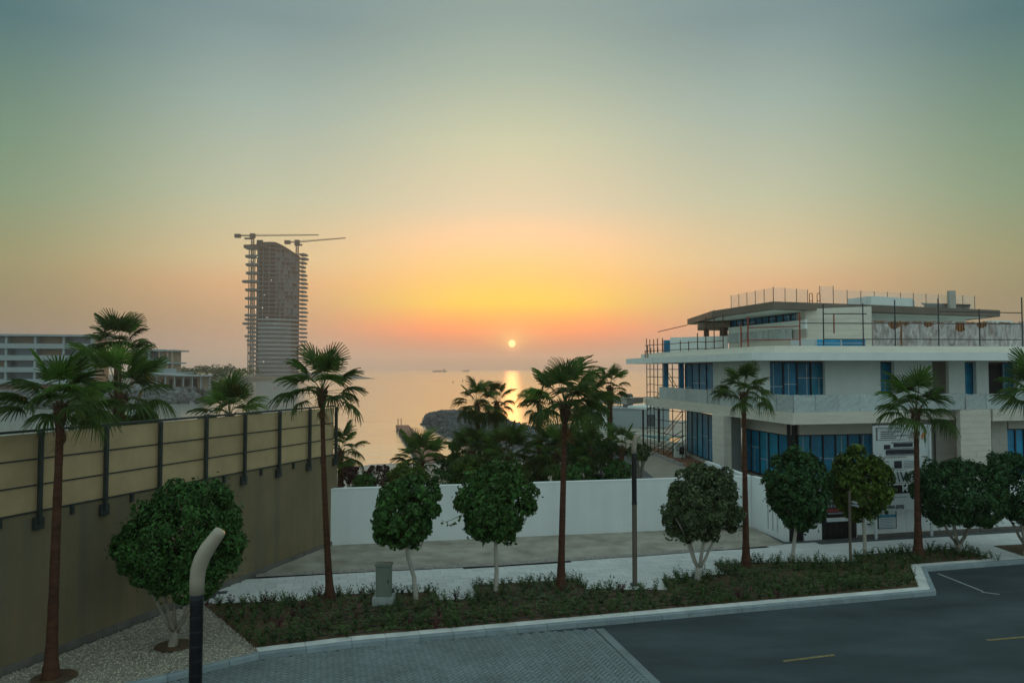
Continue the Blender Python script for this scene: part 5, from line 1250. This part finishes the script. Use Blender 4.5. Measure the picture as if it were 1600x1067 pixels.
for k in range(nfl+1):
    z = zt0+k*fh
    low_ = z < 52
    u1 = 1.0
    if z > roofz(1): u1 = max(.3, .45+(zt0+fh*(nfl-.2)-z)/14)
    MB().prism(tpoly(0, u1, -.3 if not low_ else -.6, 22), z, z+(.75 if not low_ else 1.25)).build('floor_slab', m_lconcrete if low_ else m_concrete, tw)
    # terraces sticking out at both ends
    if 3 < k < nfl-1:
        w_ = random.uniform(2.6,5.6); a = TB+tn*1; MB().prism([(a.x-1,a.y),(a.x+w_*.7,a.y-1.5),(a.x+w_,a.y+1),(a.x+w_,a.y+9),(a.x-1,a.y+11)], z-.3, z+1.2).build('side_terrace', m_concrete, tw)
    if (low_ and k > 1) or (not low_ and k % 2 == 0 and k > 3):
        w_ = random.uniform(10,11.5) if not low_ else random.uniform(7.5,11.5); a = TA+tn*1
        if k in (22, 12): w_ += 2.5
        if z < 26: w_ *= .7
        MB().prism([(a.x+1,a.y-1),(a.x-w_*.7,a.y-2),(a.x-w_,a.y+.5),(a.x-w_-.4,a.y+7),(a.x+1,a.y+10)], z-.3, z+1.5).build('side_terrace', m_concrete, tw)
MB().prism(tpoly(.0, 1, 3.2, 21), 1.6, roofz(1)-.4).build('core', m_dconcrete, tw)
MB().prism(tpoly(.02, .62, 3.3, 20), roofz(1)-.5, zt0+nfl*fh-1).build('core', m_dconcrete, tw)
MB().prism(tpoly(.04, .80, 1.0, 3.1), 1.6, 50).build('glazing', m_tglass, tw)
for k in range(8):
    u = (.02,.12,.26,.42,.52,.63,.77,.94)[k]; p = TA+td*(TL*u)+tn*(-front_curve(u)+.9); zz_ = roofz(u)
    MB().bar(p, p+td*.9, .9, 50.2, zz_).build('column', m_concrete, tw)
for k in range(120):
    u = random.uniform(.4,.96); j = random.randint(14, 28); p = TA+td*(TL*u)+tn*(-front_curve(u)+.6); z = zt0+j*fh+.8
    if z+3 > roofz(u): continue
    MB().bar(p, p+td*random.uniform(1.2,2.6), .3, z, z+fh-.9).build('wall_panel', m_concrete, tw)
for dx in (-7.4,-5.2,-2.2): p = TA+Vector((dx,0,0))+tn*3; MB().box(p.x-.35,p.x+.35,p.y-.35,p.y+.35,1.6,roofz(0)-3).build('edge_column', m_concrete, tw)
rm = MB(); nn_ = 16
for k in range(nn_+1):
    u = .12+.88*k/nn_; f_ = TA+td*(TL*u)+tn*(-front_curve(u)-.4); b_ = TA+td*(TL*u)+tn*21; zr = zt0+nfl*fh+2.2*math.cos((u-.35)*2.2)-(0 if u < .4 else (u-.4)**1.15*17)
    for q_, z in ((f_, zr-3.0), (f_, zr), (b_, zr), (b_, zr-3.0)): rm.v.append((q_.x, q_.y, z))
    if k: a = (k-1)*4; rm.f += [(a+j, a+4+j, a+4+(j+1)%4, a+(j+1)%4) for j in range(4)]
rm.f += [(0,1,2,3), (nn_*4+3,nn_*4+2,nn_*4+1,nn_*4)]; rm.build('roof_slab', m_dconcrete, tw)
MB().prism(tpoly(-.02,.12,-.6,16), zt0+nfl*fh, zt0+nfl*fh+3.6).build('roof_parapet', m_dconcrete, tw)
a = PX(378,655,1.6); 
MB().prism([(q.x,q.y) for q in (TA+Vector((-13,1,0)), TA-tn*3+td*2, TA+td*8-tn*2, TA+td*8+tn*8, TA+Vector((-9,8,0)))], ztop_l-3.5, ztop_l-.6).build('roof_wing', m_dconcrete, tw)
mb = MB()
p = D(428,384,665); mb.tube([(p.x,p.y,p.z-4),(p.x,p.y,p.z)], .8, 6); mb.tube([(p.x-3,p.y,p.z+1.6),(p.x+5,p.y,p.z-.2)], .7, 6); mb.build('concrete_placing_boom', m_crane, tw)
for pxl, pyl in ((390,406),(394,406),(402,402),(413,461),(417,496),(410,481),(454,402),(424,438),(399,484),(441,542),(412,565)):
    p = D(pxl, pyl, 652 if pxl < 440 else 674); MB().box(p.x-.28,p.x+.28,p.y-.3,p.y,p.z-.28,p.z+.28).build('work_light', m_light, tw)
def lattice(mb, a, b_, w_, n, r):
    a, b_ = Vector(a), Vector(b_); d = (b_-a).normalized(); u = Vector((0,1,0)); v = d.cross(u).normalized(); cs = [u*w_+v*w_, u*w_-v*w_, -u*w_-v*w_, -u*w_+v*w_]
    for c_ in cs: mb.tube([a+c_, b_+c_], r, 4)
    for k in range(n):
        p, q_ = a.lerp(b_, k/n), a.lerp(b_, (k+1)/n)
        for j in range(4): mb.tube([p+cs[j], p+cs[(j+1)%4]], r*.8, 3); mb.tube([p+cs[j], q_+cs[(j+1)%4]], r*.8, 3)
def crane(px, y, zbase, ztop, px_l, px_r, rise, label):
    b_ = P(px, y, zbase); t_ = thing('tower_crane', tuple(b_), label, 'crane', 'tower cranes on the unfinished tower')
    mb = MB(); lattice(mb, b_, (b_.x,b_.y,ztop), 1.0, int((ztop-zbase)/2.6), .22); mb.build('mast', m_crane, t_)
    xr, xl = P(px_r,y,ztop).x, P(px_l,y,ztop).x; top = Vector((b_.x,b_.y,ztop+.6))
    mb = MB(); n = 26; e_ = Vector((xr, b_.y, ztop+.4+rise))
    for s_ in (-.7,.7): mb.tube([top+Vector((0,s_,0)), e_+Vector((0,s_,0))], .15, 4)
    mb.tube([top+Vector((0,0,1.5)), e_+Vector((0,0,.5))], .13, 4)
    for k in range(n):
        p, q_ = top.lerp(e_, k/n), top.lerp(e_, (k+1)/n); hh = 1.5-1.0*k/n
        for s_ in (-.7,.7): mb.tube([p+Vector((0,s_,0)), p.lerp(q_,.5)+Vector((0,0,hh))], .13, 3); mb.tube([p.lerp(q_,.5)+Vector((0,0,hh)), q_+Vector((0,s_,0))], .08, 3)
    mb.build('jib', m_crane, t_)
    mb = MB(); mb.tube([top, (xl+2,b_.y,ztop+.9)], .5, 6); mb.tube([top+Vector((0,0,1.2)), (xl+3,b_.y,ztop+1.6)], .2, 4); mb.build('counter_jib', m_crane, t_)
    MB().box(xl, xl+5, b_.y-1.5, b_.y+1.5, ztop-.9, ztop+2.4).build('counterweight', m_crane, t_)
    MB().box(xl+9, xl+16, b_.y-1, b_.y+1, ztop-2.4, ztop-1.0).build('winch', m_crane, t_)
    MB().box(b_.x-2.2, b_.x+2.0, b_.y-1.6, b_.y+1.6, ztop-1.2, ztop+2.8).build('operator_cab', m_crane, t_)
crane(392, 660, 3, zof(370,660), 367, 498, 1.0, 'taller tower crane standing at the left edge of the unfinished tower')
crane(464, 676, 95, zof(380,676), 445, 540, 4.2, 'shorter tower crane rising behind the right edge of the unfinished tower')

# ------------------------------------------------------------------ jetty, boat, buoys, ships
ja, jb = G(628.5,664,-1.6), G(676,722,-1.6); jt = thing('jetty', tuple(jb), 'narrow reddish timber jetty reaching from the beach into the bay', 'jetty')
jd_ = (ja-jb).normalized(); jn = Vector((-jd_.y,jd_.x,0)); JL = (ja-jb).length; nb_ = 90
pm = MB(); pm.prism([(q.x,q.y) for q in (-jn*1.05+jd_*.02, -jn*1.05+jd_*(JL/nb_-.03), jn*1.05+jd_*(JL/nb_-.03), jn*1.05+jd_*.02)], -.08, 0); pme_ = pm.mesh('deck_plank'); pme_.materials.append(m_jetty)
for k in range(nb_):
    o = link('deck_plank', pme_, None, jt); o.location = jd_*(JL*k/nb_)+Vector((0,0,random.uniform(-.01,.01)))
for s_ in (-1,1): MB().bar(jb+jn*s_*1.0-jn*.06, ja+jn*s_*1.0-jn*.06, .12, -1.95, -1.69).build('side_beam', m_crane, jt)
for k in range(7):
    for s_ in (-1,1): p = jb.lerp(ja, (k+.4)/6.6)+jn*s_*.9; MB().tube([(p.x,p.y,-3.5),(p.x,p.y,-1.7)], .13, 8).build('pile', m_crane, jt)
for s_ in (.2,.7): p = ja+jn*s_*1.0-jd_*.3; MB().tube([(p.x,p.y,-1.6),(p.x,p.y,-.5)], .06, 6).build('mooring_post', m_crane, jt)
def boat(px, y, L, label):
    b_ = P(px, y, -2.2); t_ = thing('moored_boat', (b_.x,y,-2.2), label, 'boat'); mb = MB()
    sec = [(-.5,.32,.9),(-.2,.40,.8),(.2,.38,.85),(.42,.18,1.0),(.5,.02,1.15)]
    for s_, w_, z in sec: mb.v += [(b_.x+s_*L, y-w_*L*.35, -2.2+z*.55),(b_.x+s_*L, y, -2.35),(b_.x+s_*L, y+w_*L*.35, -2.2+z*.55)]
    for k in range(4): a = k*3; mb.f += [(a,a+3,a+4,a+1),(a+1,a+4,a+5,a+2),(a+2,a+5,a+3,a)]
    mb.f += [(0,1,2)]; mb.build('hull', m_hull, t_)
    MB().box(b_.x-.25*L, b_.x+.05*L, y-.10*L, y+.1*L, -1.75, -.9).build('cabin', m_hwhite, t_); MB().tube([(b_.x-.2*L,y,-.9),(b_.x-.2*L,y,.4)], .05, 5).build('mast', m_crane, t_)
boat(216, 150, 7.5, 'small low boat moored below the rock armour')
for k, (px, py, col, lab) in enumerate(((708,598,m_crane,'small dark buoy floating left of its twin in open water'),(723,596,m_crane,'small dark buoy nearer to the sun glitter'),(429.5,607,m_signred,'small red buoy on the water in front of the tower'))):
    p = G(px, py, -2.2); sc = p.y/F*1.0; t_ = thing('buoy', tuple(p), lab, 'buoy')
    MB().tube([p, p+Vector((0,0,1.2*sc)), p+Vector((0,0,2.2*sc))], [1.0*sc,.8*sc,.35*sc], 8).build('float', col, t_); MB().tube([p+Vector((0,0,2.2*sc)), p+Vector((0,0,3.4*sc))], .25*sc, 5).build('topmark', col, t_)
for px, y, L, lab in ((687,2600,52,'faint cargo ship on the hazy horizon left of the sun'),(728,3000,30,'fainter small ship on the horizon just left of the glitter')):
    p = P(px, y, -2.2); t_ = thing('cargo_ship', tuple(p), lab, 'ship'); 
    MB().prism([(p.x-L/2,y),(p.x-L*.45,y-5),(p.x+L*.42,y-5),(p.x+L/2,y),(p.x+L*.42,y+5),(p.x-L*.45,y+5)], -2.5, 3.2).build('hull', m_crane, t_)
    MB().box(p.x+L*.25, p.x+L*.38, y-4, y+4, 3.2, 8.5).build('bridge', m_crane, t_); MB().box(p.x-L*.3, p.x+L*.15, y-4, y+4, 3.2, 4.4).build('cargo', m_crane, t_)

# ------------------------------------------------------------------ air
hz = MB().box(-5400, 5400, -90, 7100, -9, 140).build('haze', None); stuff(hz)
hm = bpy.data.materials.new('haze_air'); hm.use_nodes = True; n = hm.node_tree.nodes; n.clear()
pv_ = n.new('ShaderNodeVolumePrincipled'); pv_.inputs['Color'].default_value = (.97,.96,.94,1); pv_.inputs['Density'].default_value = .00030; pv_.inputs['Anisotropy'].default_value = 0.62
oo = n.new('ShaderNodeOutputMaterial'); hm.node_tree.links.new(pv_.outputs[0], oo.inputs['Volume']); hz.data.materials.append(hm)
